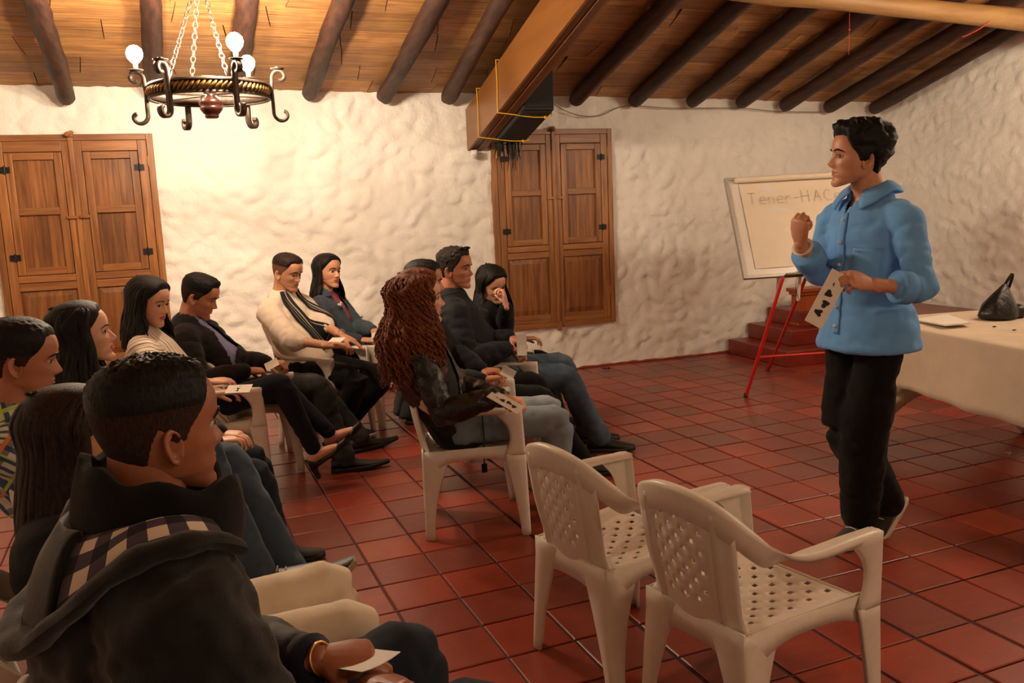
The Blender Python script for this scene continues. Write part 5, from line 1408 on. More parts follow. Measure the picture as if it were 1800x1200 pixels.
def card(c, u, v, w, h, label, marks=0, name='paper_card', bend=.0, group=None):
    """card centred at c, spanned by unit directions u (width) and v (height)"""
    u = Vector(u).normalized(); v = Vector(v); v = (v-u*u.dot(v)).normalized(); n = u.cross(v); c = Vector(c)
    t = thing(name, label, 'paper', tuple(c), 0, group); m = MB(); P = []
    for i in range(5):
        P.append([c+u*(w*(j/4-.5))+v*(h*(i/4-.5))+n*(bend*((i/4-.5)**2)*4+bend*.5*((j/4-.5)**2)) for j in range(5)])
    m.grid(P); part('sheet', m, M_CARDP, t, False, off=c, solid=.0012, solid_off=0)
    if marks:
        R = random.Random(marks); m = MB()
        for k in range(marks):
            for sgn in (1, -1):
                cc_ = c+v*(h*((k+.5)/marks-.5)*.72)+n*sgn*(.0016+abs(bend))+u*R.uniform(-.06, .06)*w
                r = min(w*.22, h/marks*.33)*(1.1 if k < marks-1 else .55); pts = []
                for q in range(11):
                    a = 2*math.pi*q/11; rr = r*(.55+.55*abs(math.sin(a*1.5+k)))*R.uniform(.75, 1.1); pts.append(cc_+u*rr*math.cos(a)*(1 if k < marks-1 else .4)+v*rr*math.sin(a))
                for q in range(11): m.add([cc_, pts[q], pts[(q+1) % 11]], [(0, 1, 2)])
        part('printed_figures', m, M_BLKINK, t, off=c)
    return t
def chair_for(J, phi, label, back=.03):
    p = J['pel']; f, _ = col_frame(phi); q = p-f*back+f*.09
    return place_chair(q.x, q.y, phi, label)
def ring_part(J, c, axis, r, th, name, mat, w=None):
    axis = Vector(axis).normalized(); a1 = axis.orthogonal().normalized(); a2 = axis.cross(a1); m = MB()
    pts = [Vector(c)+a1*r*math.cos(2*math.pi*q/18)+a2*r*math.sin(2*math.pi*q/18) for q in range(18)]
    m.tube(pts, [(w or th, th)]*18 if w else [th]*18, tuple(axis), 6, closed=True); return part(name, m, mat, J['root'], True, off=J['off'])
def dirw(deg, z=0.0): return (math.cos(R_(deg)), math.sin(R_(deg)), z)
SHORT = dict(top=.011, side=.004, rough=.25, freq=120, quiff=.006, fade=.030, fademat='clipped_hair')
LONGCAP = dict(line='female', top=.016, side=.014, rough=.05, freq=80)
PEOPLE = {}
from mathutils.bvhtree import BVHTree
def bvh_of(J, nm):
    d_ = J[nm].data; return BVHTree.FromPolygons([v.co+J['off'] for v in d_.vertices], [tuple(p.vertices) for p in d_.polygons])
def want(n): return True
# ------------------------------------------------------------------ 13 standing man
def p13():
    pel = at(1526, 588, D=3.5); head = at(1508, 276, D=3.45)
    phi = 186; f, r = col_frame(R_(phi))
    aL = at(1510, 945, Z=0)+Vector((0, 0, .088)); aR = at(1558, 880, D=3.72)
    J = person(dict(label='standing man in a blue chambray shirt and black trousers, speaking with one fist raised', head=head, pelvis=pel, phi=phi, yaw=160, pitch=-4, roll=-3, hs=1.07, k=1.02, sw=.185, slump=-.01, vox=.011, ground=False, shdrop=.097,
        skin='b', mouth=.0012, wide=.98, neck=at(1530, 346, D=3.5), belly=.025, hairmat=H_BLK, hair=dict(top=.024, side=.012, rough=.30, freq=48, quiff=.012, back=.012, lumps=.004, stretch=.9, line='male', soft=.014),
        wR=at(1407, 428, D=3.37), poleR=tuple(-f*.2+Vector((0, 0, -1))), wL=at(1532, 500, D=3.15), poleL=tuple(-r*.5-f*.3+Vector((0, 0, -.9))),
        hR=(Vector((-.25, -.25, .95)), tuple(Vector(tuple(-CC))*.6+Vector((-.6, .3, .2))), 'fist'), hL=(at(1478, 484, D=3.10)-at(1532, 500, D=3.15), tuple(Vector((0, 0, 1))*.55+Vector(tuple(-CC))*.8), 'grip'),
        aL=aL, aR=aR, tL=(-.90, -.40, -.06), tR=(-.80, -.20, -.62), uR=(-.5, -.1, .8), kpoleL=tuple(f), kpoleR=tuple(f), leg=(.405, .405), arm=(.29, .235), hvox=.0036, hands=1.02,
        tops=[dict(name='shirt', mat=F_BLUE, g=.010, sleeve=.70, cuff=.052, up=.051, wf=.94, wr=.009, hi=.97, lo=.12, skirt=.050, seed=5, vox=.010, sm=6, cut=(.040, -.25))],
        trousers=dict(mat=F_TRK, g=.018, hipg=-.03, th=.072, kn=.074, cf=.070, hem=.074, wr=.007), shoes=('sneaker', S_DKG, S_WHITE)))
    off, root, nk = J['off'], J['root'], J['neck']; F_, Rr, U_ = J['fwd'], J['rs'], J['nup']
    # shirt collar: standing band and two folded points
    collar(J, F_BLUE, root, off, .074, .072, .050, 26, .034, 'collar_band')
    m = MB(); rows = []
    for k in range(7):
        t = k/6; row = []
        for j in range(45):
            a = R_(20)+(2*math.pi-R_(40))*j/44; fr = max(0, (math.cos(a)-.05)/.95); tip = fr**2.2
            rr = .076+.020*min(1, t*2)+.016*t; ln = .040+.050*tip
            q = nk+F_*(rr*math.cos(a)+.022*t*tip)+Rr*(rr*1.08*math.sin(a)*(1+.55*t*tip))+U_*(.050+.012*(1-fr)-.034*fr-ln*t)
            row.append(q)
        rows.append(row)
    m.grid(rows); part('collar_flap', m, F_BLUE, root, True, off=off, solid=.005, solid_off=1)
    # placket, buttons, pocket, emblem follow the chest surface
    BS_ = bvh_of(J, 'shirt')
    def chest(x, t):
        """x metres to the wearer's right, t metres below the neck: surface point"""
        c = nk+Rr*x-U_*t; h_ = BS_.ray_cast(c+F_*.6, -F_); return Vector(h_[0]) if h_[0] is not None else c+F_*.12
    def ribbon(x0, x1, t0, t1, n, name, mat, o_=.004, par=root):
        m = MB(); rows = []
        for i in range(n+1):
            t = t0+(t1-t0)*i/n; rows.append([chest(x0+(x1-x0)*j/3, t)+F_*o_ for j in range(4)])
        m.grid(rows); return part(name, m, mat, par, True, off=off, solid=.002, solid_off=0)
    ribbon(-.016, .016, .075, .56, 26, 'button_placket', F_BLUE, .004)
    for t in (.105, .195, .285, .375, .455, .53):
        p = chest(0, t)+F_*.009; m = MB(); m.tube([p-F_*.002, p+F_*.002], [.0065, .006], n=10); part('button', m, M_BTN, root, True, off=off)
    pk = ribbon(-.150, -.055, .215, .345, 8, 'chest_pocket', F_BLUE, .005)
    m = MB(); a = chest(-.055, .212)+F_*.008; b = chest(-.150, .212)+F_*.008; m.tube([a, (a+b)/2+F_*.003, b], [.0022]*3, n=5); part('pocket_hem', m, F_BLUE, pk, True, off=off)
    m = MB()
    for dx in (0, .012):
        c = chest(-.070-dx, .228)+F_*.010; m.add([c+Rr*.007, c+U_*.004, c-Rr*.007+U_*.002, c-U_*.003], [(0, 1, 2, 3)])
    part('chest_emblem', m, plain('red_thread', 'a83038', .8, .1, 60, 0, 0), root, off=off)
    # rolled cuffs
    for sd in 'LR':
        e, w = J['el'+sd], J['wr'+sd]; p0 = e.lerp(w, .28 if sd == 'L' else .40); p1 = e.lerp(w, .52 if sd == 'L' else .72); m = MB()
        m.tube([p0, p0.lerp(p1, .1), p0.lerp(p1, .9), p1], [.054, .060, .060, .056], (0, 0, 1), 20, caps=False); part('rolled_cuff', m, F_BLUE, root, True, off=off, solid=.006, solid_off=0)
    w = J['wrR']; ring_part(J, w.lerp(J['elR'], .10), J['elR']-w, .034, .003, 'white_wristband', M_BTN, .009)
    # card held in the left hand
    bd = root.children[0].data; wv = J['wrL']; hd = (at(1478, 484, D=3.10)-at(1532, 500, D=3.15)).normalized()
    tip = max((v.co+off for v in bd.vertices if (v.co+off-wv).length < .24), key=lambda p: (p-wv).dot(hd)+.25*p.z)
    vv = (at(1450, 483, D=3.09)-at(1404, 568, D=3.09)).normalized()
    card(tip-vv*.085+Vector((0, 0, 0)), at(1462, 512, D=3.08)-at(1432, 496, D=3.08), vv, .070, .215, 'long white card with four black printed figures held by the standing man', 4)
    PEOPLE[13] = J
p13()
# ------------------------------------------------------------------ generic seated person
def seated(idx, **k):
    phi = k['phi']; f, r = col_frame(R_(phi)); c = k.pop('chairlab'); back = k.pop('chback', .0)
    sp = dict(k); J = person(sp); PEOPLE[idx] = J
    if c and 'chairat' in k: place_chair(k['chairat'][0], k['chairat'][1], R_(k['chairat'][2]), c)
    elif c: chair_for(J, R_(k.get('chphi', phi)), c, .03+back)
    return J
def pel_of(head, phi, dx=.12, dy=0.0, z=.475):
    z = min(z, .478)
    f, r = col_frame(R_(phi)); p = Vector((head.x, head.y, z))+f*dx+r*dy; p.z = z; return p
# ---- 12 curly haired woman
h = at(738, 526, D=3.75); phi = -13; f, r = col_frame(R_(phi)); pel = Vector((1.03, 3.82, .475))
J = seated(12, chairat=(1.055, 3.765, -12.4), label='seated woman with long curly auburn hair, black leather jacket and light jeans', chairlab='white plastic armchair under the curly haired woman', head=h, pelvis=pel, phi=phi, yaw=-10, pitch=-2, hs=.98, k=.93, sw=.160, fem=True, skin='d',
    wR=at(868, 698, D=3.62), poleR=tuple(r*.1-Vector((0, 0, 1))-f*.5), wL=at(885, 700, D=3.85), hR=(Vector(f)*1+Vector((0, 0, -.15))-r*.2, (0, 0, 1), 'grip'), hL=(Vector(f)*1+r*.4+Vector((0, 0, -.1)), (0, 0, 1), 'grip'),
    aL=pel+f*.47-r*.06+Vector((0, 0, -.505+.085)), aR=pel+f*.45+r*.09+Vector((0, 0, -.505+.085)), tL=dirw(phi-8), tR=dirw(phi-14), leg=(.44, .40),
    hairmat=H_AUB, hair=dict(LONGCAP, top=.022, side=.024, rough=.25, freq=70), locks=dict(n=480, zend=.74, curl=.011, vol=.034, az_min=64, width=.0052, spread=.62, front_bias=.1, seed=12, gather=.04),
    tops=[dict(name='leather_jacket', mat=F_LEA, g=.014, sleeve=.98, cuff=.038, up=.052, wr=.010, seed=2, fine=.8, lo=-.1, cut=(.03, .06)), dict(name='blouse', mat=F_JGRY, g=.008, sleeve=.3, wr=.003, hi=.93)],
    trousers=dict(mat=F_JLIT, g=.006, th=.088, kn=.062, cf=.058, hem=.045, wr=.004), shoes=('sneaker', S_GREY, S_WHITE))
collar(J, F_LEA, J['root'], J['off'], .080, .105, .06, 40, .03, 'jacket_lapel', solid=.006)
m = MB(); c = [pel+r*.10+Vector((0, 0, .09))-f*.12, pel+r*.165+Vector((0, 0, .075))-f*.02, pel+r*.15+Vector((0, 0, .09))+f*.10]; m.tube(cr([tuple(q) for q in c], 5), [(.004, .014)]*11, (0, 0, 1), 8); part('pink_belt', m, plain('pink_belt', 'b0606a', .5), J['root'], True, off=J['off'])
m = MB(); a = pel+r*.185+f*.10+Vector((0, 0, .10)); m.tube([a, a+Vector((.004, -.004, -.12)), a+Vector((0, 0, -.27))], [(.010, .003)]*3, tuple(f), 6); m.box(a.x-.012, a.x+.012, a.y-.005, a.y+.005, a.z-.30, a.z-.26); part('jacket_strap', m, F_BLKJ, J['root'], True, off=J['off'])
card(at(889, 706, D=3.56), at(876, 681, D=3.64)-at(863, 692, D=3.58), at(870, 686, D=3.62)-at(908, 727, D=3.52), .075, .15, 'white card with black printed figures in the curly haired woman\'s hands', 4)
# ---- 9 man behind her
h = at(745, 498, D=4.55); phi = -12; f, r = col_frame(R_(phi)); pel = pel_of(h, phi, .14, 0, .505)
J = seated(9, label='seated man in black, half hidden behind the curly haired woman, holding a folded paper', chairlab='white plastic armchair under the man in black behind the curly haired woman', head=h, pelvis=pel, phi=phi, yaw=-14, pitch=2, hs=1.0, k=1.0, skin='a',
    wR=at(846, 668, D=4.22), wL=at(850, 655, D=4.40), hR=(Vector(f)+Vector((0, 0, .05))-r*.25, (0, .1, 1), 'grip'), hL=(Vector(f)+r*.35, (0, 0, 1), 'pinch'), aL=pel+f*.60-r*.12+Vector((0, 0, -.42)), aR=pel+f*.66+r*.12+Vector((0, 0, -.42)), tL=dirw(phi), tR=dirw(phi-6),
    hair=dict(SHORT, fade=.035), tops=[dict(name='jacket', mat=F_BLKJ, g=.022, sleeve=.97, cuff=.046, wr=.009, seed=4)], trousers=dict(mat=F_TRK, g=.008, hem=.058), shoes=('sneaker', S_BLK, S_SOLE))
collar(J, F_BLKJ, J['root'], J['off'], .078, .088, .05, 30, .025)
c = at(893, 655, D=4.22); card(c, at(905, 660, D=4.2)-at(880, 646, D=4.2), (0, .3, 1), .07, .05, 'folded white paper in the hands of the man in black', 0, bend=.008)
# dark coat hanging over the back of that chair
m = MB(); c = Vector((pel.x, pel.y, 0))-f*.10; rows = []
for i in range(15):
    t = i/14; z = .74-.36*t; rows.append([c-f*(.03+.02*math.sin(j*1.1)+.10*t)+r*((j/11-.5)*(.30+.10*t))+Vector((0, 0, z-.03*abs(j/11-.5)*2*(1-t))) for j in range(12)])
m.grid(rows); tagit(part('draped_coat', m, F_BLKJ, None, True, solid=.10), 'black coat draped over the chair back behind the curly haired woman', 'coat')
# ---- 10 man with sunglasses on his head
h = at(800, 473, D=5.05); phi = -18; f, r = col_frame(R_(phi)); pel = pel_of(h, phi, .16, 0, .505)
J = seated(10, label='seated man in a dark zip jacket and blue jeans, sunglasses on his hair', chairlab='white plastic armchair under the man with sunglasses on his head', head=h, pelvis=pel, phi=phi, yaw=-38, pitch=0, hs=1.02, k=1.03, sw=.19, skin='a', wide=1.02,
    wR=at(893, 612, D=4.88), wL=at(897, 592, D=5.05), hR=(Vector(f)*.9-Vector((0, 0, .3))-r*.1, (.1, 0, 1), 'grip'), hL=(Vector(f)*.9+r*.45-Vector((0, 0, .3)), (0, 0, 1), 'grip'), aL=pel+f*.60-r*.12+Vector((0, 0, -.42)), aR=pel+f*.66+r*.10+Vector((0, 0, -.42)), tL=dirw(phi), tR=dirw(phi-6),
    hairmat=H_GREY, hair=dict(top=.013, side=.004, rough=.4, freq=90, quiff=.006, lumps=.003), tops=[dict(name='zip_jacket', mat=F_NAVJ, g=.026, sleeve=.97, cuff=.048, wr=.009, seed=8, up=.060)],
    trousers=dict(mat=F_JBLU, g=.010, hem=.062), shoes=('sneaker', S_BLK, S_SOLE), belly=.02)
collar(J, F_NAVJ, J['root'], J['off'], .082, .092, .06, 28, .03)
HMx = J['HM']; m = MB()
for q in (-1, 1): m.sphere((q*.033, .066, .121), (.029, .022, .010), 16)
m.tube([(-.012, .070, .126), (0, .072, .130), (.012, .070, .126)], [.003]*3, n=6)
for q in (-1, 1): m.tube([(q*.060, .060, .118), (q*.083, .02, .085), (q*.088, -.02, .040)], [.0035]*3, n=6)
m.v = [tuple(HMx @ Vector(p)) for p in m.v]; part('sunglasses', m, plain('black_gloss', '0c0b0b', .08, .1, 50, 0, 0), J['root'], True, off=J['off'])
card(at(917, 606, D=4.85), (.9, -.3, .0), (.1, .1, 1), .055, .12, 'white card standing in the hands of the man with the sunglasses', 0, bend=.004)
# ---- 11 woman leaning on her hand
h = at(866, 500, D=5.55); phi = -25; f, r = col_frame(R_(phi)); pel = pel_of(h, phi, -.12, .0, .49); 
J = seated(11, label='seated woman with long dark hair in a black jacket leaning her face on her hand', chairlab='white plastic armchair under the woman leaning on her hand', head=h, pelvis=pel, phi=phi, yaw=-72, pitch=20, roll=10, hs=.97, k=.93, fem=True, skin='d', lid=.6,
    neck=h+Vector((-.055, .03, -.155)), wL=at(889, 534, D=5.38), poleL=(.3, -.3, -1), hL=(at(884, 506, D=5.40)-at(889, 534, D=5.38), tuple(Vector((.9, -.3, .1))), 'grip'), wR=pel+f*.30+r*.02+Vector((0, 0, .14)), hR=(Vector(f)-r*.4, (0, 0, 1), 'relaxed'),
    aL=pel+f*.52-r*.10+Vector((0, 0, -.405)), aR=pel+f*.52+r*.1+Vector((0, 0, -.405)), tL=dirw(phi), tR=dirw(phi), hairmat=H_BLK, hair=LONGCAP, locks=dict(n=120, zend=.74, vol=.016, az_min=80, width=.012, seed=5, spread=.35),
    tops=[dict(name='jacket', mat=F_BLKJ, g=.020, sleeve=.93, cuff=.042, wr=.007, seed=9)], trousers=dict(mat=F_TRK, g=.006), shoes=('sneaker', S_BLK, S_SOLE))
collar(J, F_BLKJ, J['root'], J['off'], .072, .082, .045, 30, .03)
# ---- 8 woman in denim jacket
h = at(576, 478, D=6.05); phi = -30; f, r = col_frame(R_(phi)); pel = pel_of(h, phi, .12, 0, .49)
J = seated(8, label='seated woman with long black hair in a dark denim jacket over a pink top', chairlab='white plastic armchair under the woman in the denim jacket', head=h, pelvis=pel, phi=phi, yaw=-52, pitch=-2, roll=-4, hs=1.0, k=.95, fem=True, skin='b',
    wR=at(632, 597, D=5.82), wL=at(655, 580, D=5.95), hR=(Vector(f)-r*.3-Vector((0, 0, .1)), (0, -.2, 1), 'relaxed'), hL=(Vector(f)+r*.4-Vector((0, 0, .1)), (0, 0, 1), 'relaxed'), aL=pel+f*.50-r*.1+Vector((0, 0, -.405)), aR=pel+f*.50+r*.1+Vector((0, 0, -.405)), tL=dirw(phi), tR=dirw(phi),
    hairmat=H_BLK, hair=LONGCAP, locks=dict(n=130, zend=.86, vol=.010, az_min=76, width=.012, seed=8, spread=.30, part_x=-.02),
    tops=[dict(name='denim_jacket', mat=F_DENJ, g=.020, sleeve=.96, cuff=.040, wr=.007, seed=3, cut=(.055, .012)), dict(name='floral_top', mat=F_PINK, g=.006, sleeve=.3, wr=.003, hi=.90)], trousers=dict(mat=F_JDRK, g=.006), shoes=('sneaker', S_BLK, S_SOLE))
collar(J, F_DENJ, J['root'], J['off'], .076, .098, .055, 38, .05, 'jacket_collar', down=.03)
m = MB()
for x in (.06, .075, .09, .105): p = J['neck']+J['rs']*x+J['fwd']*.135-J['nup']*(.10+.01*math.sin(x*90)); m.sphere(p, .009, 8)
part('flower_pin', m, M_BTN, J['root'], True, off=J['off'])
m = MB(); p = J['pel']+J['nup']*.22+J['fwd']*.15; m.sphere(p, .010, 8); part('jacket_button', m, M_SILV, J['root'], True, off=J['off'])
m = MB(); m.sphere(J['HM'] @ Vector((.082, -.006, -.045)), .006, 8); part('earring', m, M_BTN, J['root'], True, off=J['off'])
card(at(662, 592, D=5.80), (.9, -.4, 0), (.2, .3, 1), .07, .06, 'small white card in the hands of the woman in the denim jacket', 0)
# ---- 7 man with striped scarf
h = at(505, 479, D=5.6); phi = -38; f, r = col_frame(R_(phi)); pel = pel_of(h, phi, .13, 0, .50)
J = seated(7, label='seated man in a cream knit sweater and a dark striped scarf looking down', chairlab='white plastic armchair under the man with the striped scarf', head=h, pelvis=pel, phi=phi, yaw=-45, pitch=14, hs=1.0, k=1.03, sw=.19, skin='b', wide=1.04, lid=.8,
    wR=at(578, 607, D=5.25), wL=at(612, 598, D=5.4), poleR=tuple(r*.9-Vector((0, 0, .9))-f*.3), hR=(Vector(f)-r*.7-Vector((0, 0, .1)), (0, -.2, 1), 'relaxed'), hL=(Vector(f)*.9-r*.2-Vector((0, 0, .45)), (.2, -.1, 1), 'flat'), aL=at(608, 730, D=5.7), aR=at(592, 722, D=5.45), tL=dirw(phi+8), tR=dirw(phi-20), leg=(.45, .42),
    hairmat=H_BRN, hair=dict(top=.010, side=.0025, rough=.3, freq=130, quiff=.006, fade=.048, fademat='clipped_light_hair'), belly=.03,
    tops=[dict(name='knit_sweater', mat=F_CREAM, g=.018, sleeve=.64, cuff=.045, wr=.008, seed=6, up=.060)], trousers=dict(mat=F_TRK, g=.010, hem=.06), shoes=('sneaker', fabric('navy_shoe_cloth', '20232f', .8), S_WHITE))
def surf_strip(J, garment, path, w, mats, name, o_=.010, ncol=9, thick=.006):
    """strip of cloth lying on a garment; path: (x right, t below neck) pairs; columns alternate materials"""
    BG = bvh_of(J, garment); F_, Rr, U_, nk = J['fwd'], J['rs'], J['nup'], J['neck']
    P = cr(path, 5); rows = []
    for i, p in enumerate(P):
        a = P[max(i-1, 0)]; b = P[min(i+1, len(P)-1)]; tx, tt = b[0]-a[0], b[1]-a[1]; l = math.hypot(tx, tt); nx, nt_ = tt/l, -tx/l; row = []
        for j in range(ncol+1):
            q = (j/ncol-.5)*w; x = p[0]+nx*q; t = p[1]+nt_*q
            c = nk+Rr*x-U_*t; h_ = BG.ray_cast(c+F_*.6, -F_) if t > .03 else (None,)
            row.append((Vector(h_[0]) if h_[0] is not None else nk+Rr*x*.9-U_*t+F_*(.060+.3*max(0, t)))+F_*(o_+.003*math.sin(j*2.2)))
        rows.append(row)
    for _ in range(3): rows = [rows[0]]+[[(rows[i-1][j]+rows[i][j]*2+rows[i+1][j])/4 for j in range(ncol+1)] for i in range(1, len(rows)-1)]+[rows[-1]]
    m = MB(); n0 = len(rows[0])
    for rw in rows: m.v.extend([tuple(p) for p in rw])
    for i in range(len(rows)-1):
        for j in range(ncol): m.f.append((i*n0+j, i*n0+j+1, (i+1)*n0+j+1, (i+1)*n0+j)); m.m.append(1 if j % 4 == 2 else 0)
    return part(name, m, mats, J['root'], True, off=J['off'], solid=thick, solid_off=1)
SC_D = fabric('scarf_black', '17161b', .9, 400); SC_L = fabric('scarf_grey', 'b0a695', .9, 400)
surf_strip(J, 'knit_sweater', [(.080, -.02), (.085, .10), (.06, .22), (.03, .34), (.0, .43)], .080, [SC_D, SC_L], 'scarf_end', ncol=17)
surf_strip(J, 'knit_sweater', [(-.080, -.02), (-.085, .10), (-.09, .22), (-.085, .34), (-.07, .42)], .065, [SC_D, SC_L], 'scarf_end', ncol=13)
m = MB(); rows = []
for k in range(5):
    row = []
    for j in range(25):
        a = R_(60)+(2*math.pi-R_(120))*j/24; rr = .078+.018*math.sin(k/4*math.pi); row.append(J['neck']+J['fwd']*rr*math.cos(a)+J['rs']*rr*1.15*math.sin(a)+J['nup']*(-.02+.06*k/4-.02*(1+math.cos(a))))
    rows.append(row)
m.grid(rows); part('scarf_loop', m, SC_D, J['root'], True, off=J['off'], solid=.012, solid_off=1)
ring_part(J, J['wrL'].lerp(J['elL'], .08), J['elL']-J['wrL'], .034, .004, 'bracelet', M_SILV)
card(at(592, 597, D=5.2), (.8, -.6, 0), (.4, .8, .25), .09, .065, 'white card in the hands of the man with the striped scarf', 0)
for sd in 'LR':
    if sd in J['shoeM']:
        sh, M_ = J['shoeM'][sd]; m = MB()
        for y in (.02, .045, .07): m.add([M_ @ Vector((.043, y, .02)), M_ @ Vector((.045, y+.012, .02)), M_ @ Vector((.033, y-.005, .072)), M_ @ Vector((.034, y-.017, .072))], [(0, 1, 2, 3)])
        part('side_stripes', m, S_WHITE, sh, off=J['off'], solid=.003, solid_off=0)
# ---- 6 man in black cardigan over lavender shirt
h = at(350, 521, D=4.9); phi = 2; f, r = col_frame(R_(phi)); pel = pel_of(h, phi, .17, 0, .49)
J = seated(6, label='seated man in an open black cardigan over a lavender shirt looking down at a paper', chairlab='white plastic armchair under the man in the lavender shirt', head=h, pelvis=pel, phi=phi, yaw=-14, pitch=22, hs=1.04, k=1.02, sw=.18, skin='a', lid=.8, twist=-.35,
    wR=at(432, 652, D=4.70), wL=at(470, 638, D=4.90), hR=(Vector(f)-Vector((0, 0, .1))-r*.25, (0, -.2, 1), 'grip'), hL=(Vector(f)+r*.45-Vector((0, 0, .05)), (0, 0, 1), 'grip'), aL=at(632, 752, D=5.35), aR=at(606, 806, D=4.95), tL=dirw(14, .04), tR=dirw(-6, .02), leg=(.44, .42), belly=.04,
    hair=dict(SHORT, quiff=.012), tops=[dict(name='cardigan', mat=F_CARD, g=.024, sleeve=.97, cuff=.044, wr=.008, seed=1, cut=(.06, .12)), dict(name='shirt', mat=F_LAV, g=.010, sleeve=.3, wr=.004, hi=.95)],
    trousers=dict(mat=F_JGRY, g=.010, hem=.060, wr=.006), shoes=('dress', S_BLK, S_SOLE))
collar(J, F_LAV, J['root'], J['off'], .072, .080, .05, 25, .03, 'shirt_collar', down=.02); 
card(at(478, 641, D=4.70), (.9, -.1, .4), (.1, .7, .7), .075, .055, 'small white paper in the hands of the man in the lavender shirt', 0, bend=.004)
# ---- 5 woman in striped sweater
h = at(262, 531, D=4.45); phi = 6; f, r = col_frame(R_(phi)); pel = pel_of(h, phi, .20, 0, .49)
t5 = dirw(8, -.12)
J = seated(5, label='seated woman in a cream striped sweater, legs stretched out in black heels', chairlab='white plastic armchair under the woman in the striped sweater', head=h, pelvis=pel, phi=phi, yaw=-32, pitch=12, hs=1.04, k=.95, fem=True, skin='d', lid=.8, foot=True, shs=1.0, twist=-.3,
    wR=at(367, 672, D=4.28), wL=at(372, 690, D=4.45), hR=(Vector(f)-r*.1, (0, -.2, 1), 'relaxed'), hL=(Vector(f)+r*.2, (0, 0, 1), 'relaxed'), aR=at(553, 793, D=4.62), aL=at(582, 763, D=4.78), tR=(.85, .05, .42), tL=(.85, .15, .40), uR=(-.4, 0, .9), uL=(-.4, 0, .9), ground=False, leg=(.41, .40),
    hairmat=H_BLK, hair=LONGCAP, locks=dict(n=150, zend=.86, vol=.012, az_min=68, width=.012, seed=51, spread=.28), tops=[dict(name='striped_sweater', mat=M_STR, g=.018, sleeve=.93, cuff=.038, wr=.005, seed=7, skirt=.10)],
    trousers=dict(mat=F_LEGG, g=.005, th=.078, kn=.056, cf=.052, hem=.042, end=.95), shoes=('pump', S_BLK, S_SOLE))
m = MB(); c = [J['neck']+J['rs']*.07+J['fwd']*.06, J['neck']+J['fwd']*.13-J['nup']*.12, J['neck']-J['rs']*.07+J['fwd']*.06]; m.tube(cr([tuple(q) for q in c], 5), [(.005, .008)]*11, (0, 0, 1), 6); part('neckline_trim', m, F_LEGG, J['root'], True, off=J['off'])
card(at(420, 683, D=4.25), (.9, -.3, .0), (.2, .8, .3), .12, .075, 'white card with small dark marks in the hands of the woman in the striped sweater', 3)
# ---- 4 woman with black hair in profile
h = at(146, 590, D=3.2); phi = 0; f, r = col_frame(R_(phi)); pel = pel_of(h, phi, .14, 0, .49)
J = seated(4, label='woman with straight black hair in profile, behind the man in the plaid shirt', chairlab='white plastic armchair under the woman with straight black hair in profile', head=h, pelvis=pel, phi=phi, yaw=2, pitch=-8, hs=1.0, k=.95, fem=True, skin='d',
    wR=pel+f*.28+r*.05+Vector((0, 0, .12)), wL=pel+f*.30-r*.08+Vector((0, 0, .12)), hR=(Vector(f)-r*.4, (0, 0, 1), 'relaxed'), hL=(Vector(f)+r*.4, (0, 0, 1), 'relaxed'), aL=pel+f*.5-r*.1+Vector((0, 0, -.405)), aR=pel+f*.5+r*.1+Vector((0, 0, -.405)), tL=dirw(phi), tR=dirw(phi),
    hairmat=H_BLK, hair=LONGCAP, locks=dict(n=190, zend=.80, vol=.015, az_min=72, width=.012, seed=44, spread=.22), tops=[dict(name='jacket', mat=F_BLKJ, g=.020, wr=.006)], trousers=dict(mat=F_JDRK, g=.006), shoes=('sneaker', S_BLK, S_SOLE))
collar(J, F_BLKJ, J['root'], J['off'], .074, .090, .06, 30, .03)
# ---- 3 man in the plaid shirt
h = at(37, 632, D=2.7); phi = -2; f, r = col_frame(R_(phi)); pel = pel_of(h, phi, .14, 0, .50)
J = seated(3, label='man in profile in a multicoloured plaid shirt and blue jeans at the left edge', chairlab='white plastic armchair under the man in the plaid shirt', head=h, pelvis=pel, phi=phi, yaw=6, pitch=8, hs=1.06, k=1.02, skin='e', wide=1.02,
    wR=pel+f*.30+r*.05+Vector((0, 0, .13)), wL=pel+f*.32-r*.08+Vector((0, 0, .13)), hR=(Vector(f)-r*.4, (0, 0, 1), 'relaxed'), hL=(Vector(f)+r*.4, (0, 0, 1), 'relaxed'), aL=at(518, 1015, D=2.90), aR=at(455, 1010, D=2.72), tL=(.88, -.03, .42), tR=(.9, -.1, .3), uL=(-.4, 0, .9), ground=False, leg=(.45, .46),
    hair=dict(top=.010, side=.004, rough=.25, freq=120, fade=.020, fademat='clipped_hair', lift=-.0), tops=[dict(name='plaid_shirt', mat=M_PLAID, g=.014, sleeve=.95, cuff=.042, wr=.006, seed=5)], trousers=dict(mat=F_JBLU, g=.010, hem=.056, wr=.006), shoes=('sneaker', S_BLK, S_TAN))
collar(J, M_PLAID, J['root'], J['off'], .074, .088, .05, 25, .03, down=.03)
if 'L' in J['shoeM']:
    for sd in 'LR':
        sh, M_ = J['shoeM'][sd]; m = MB()
        for y in (.02, .045, .07): m.add([M_ @ Vector((.043, y, .02)), M_ @ Vector((.045, y+.010, .02)), M_ @ Vector((.033, y-.005, .072)), M_ @ Vector((.034, y-.015, .072))], [(0, 1, 2, 3)])
        part('side_stripes', m, S_WHITE, sh, off=J['off'], solid=.003, solid_off=0)
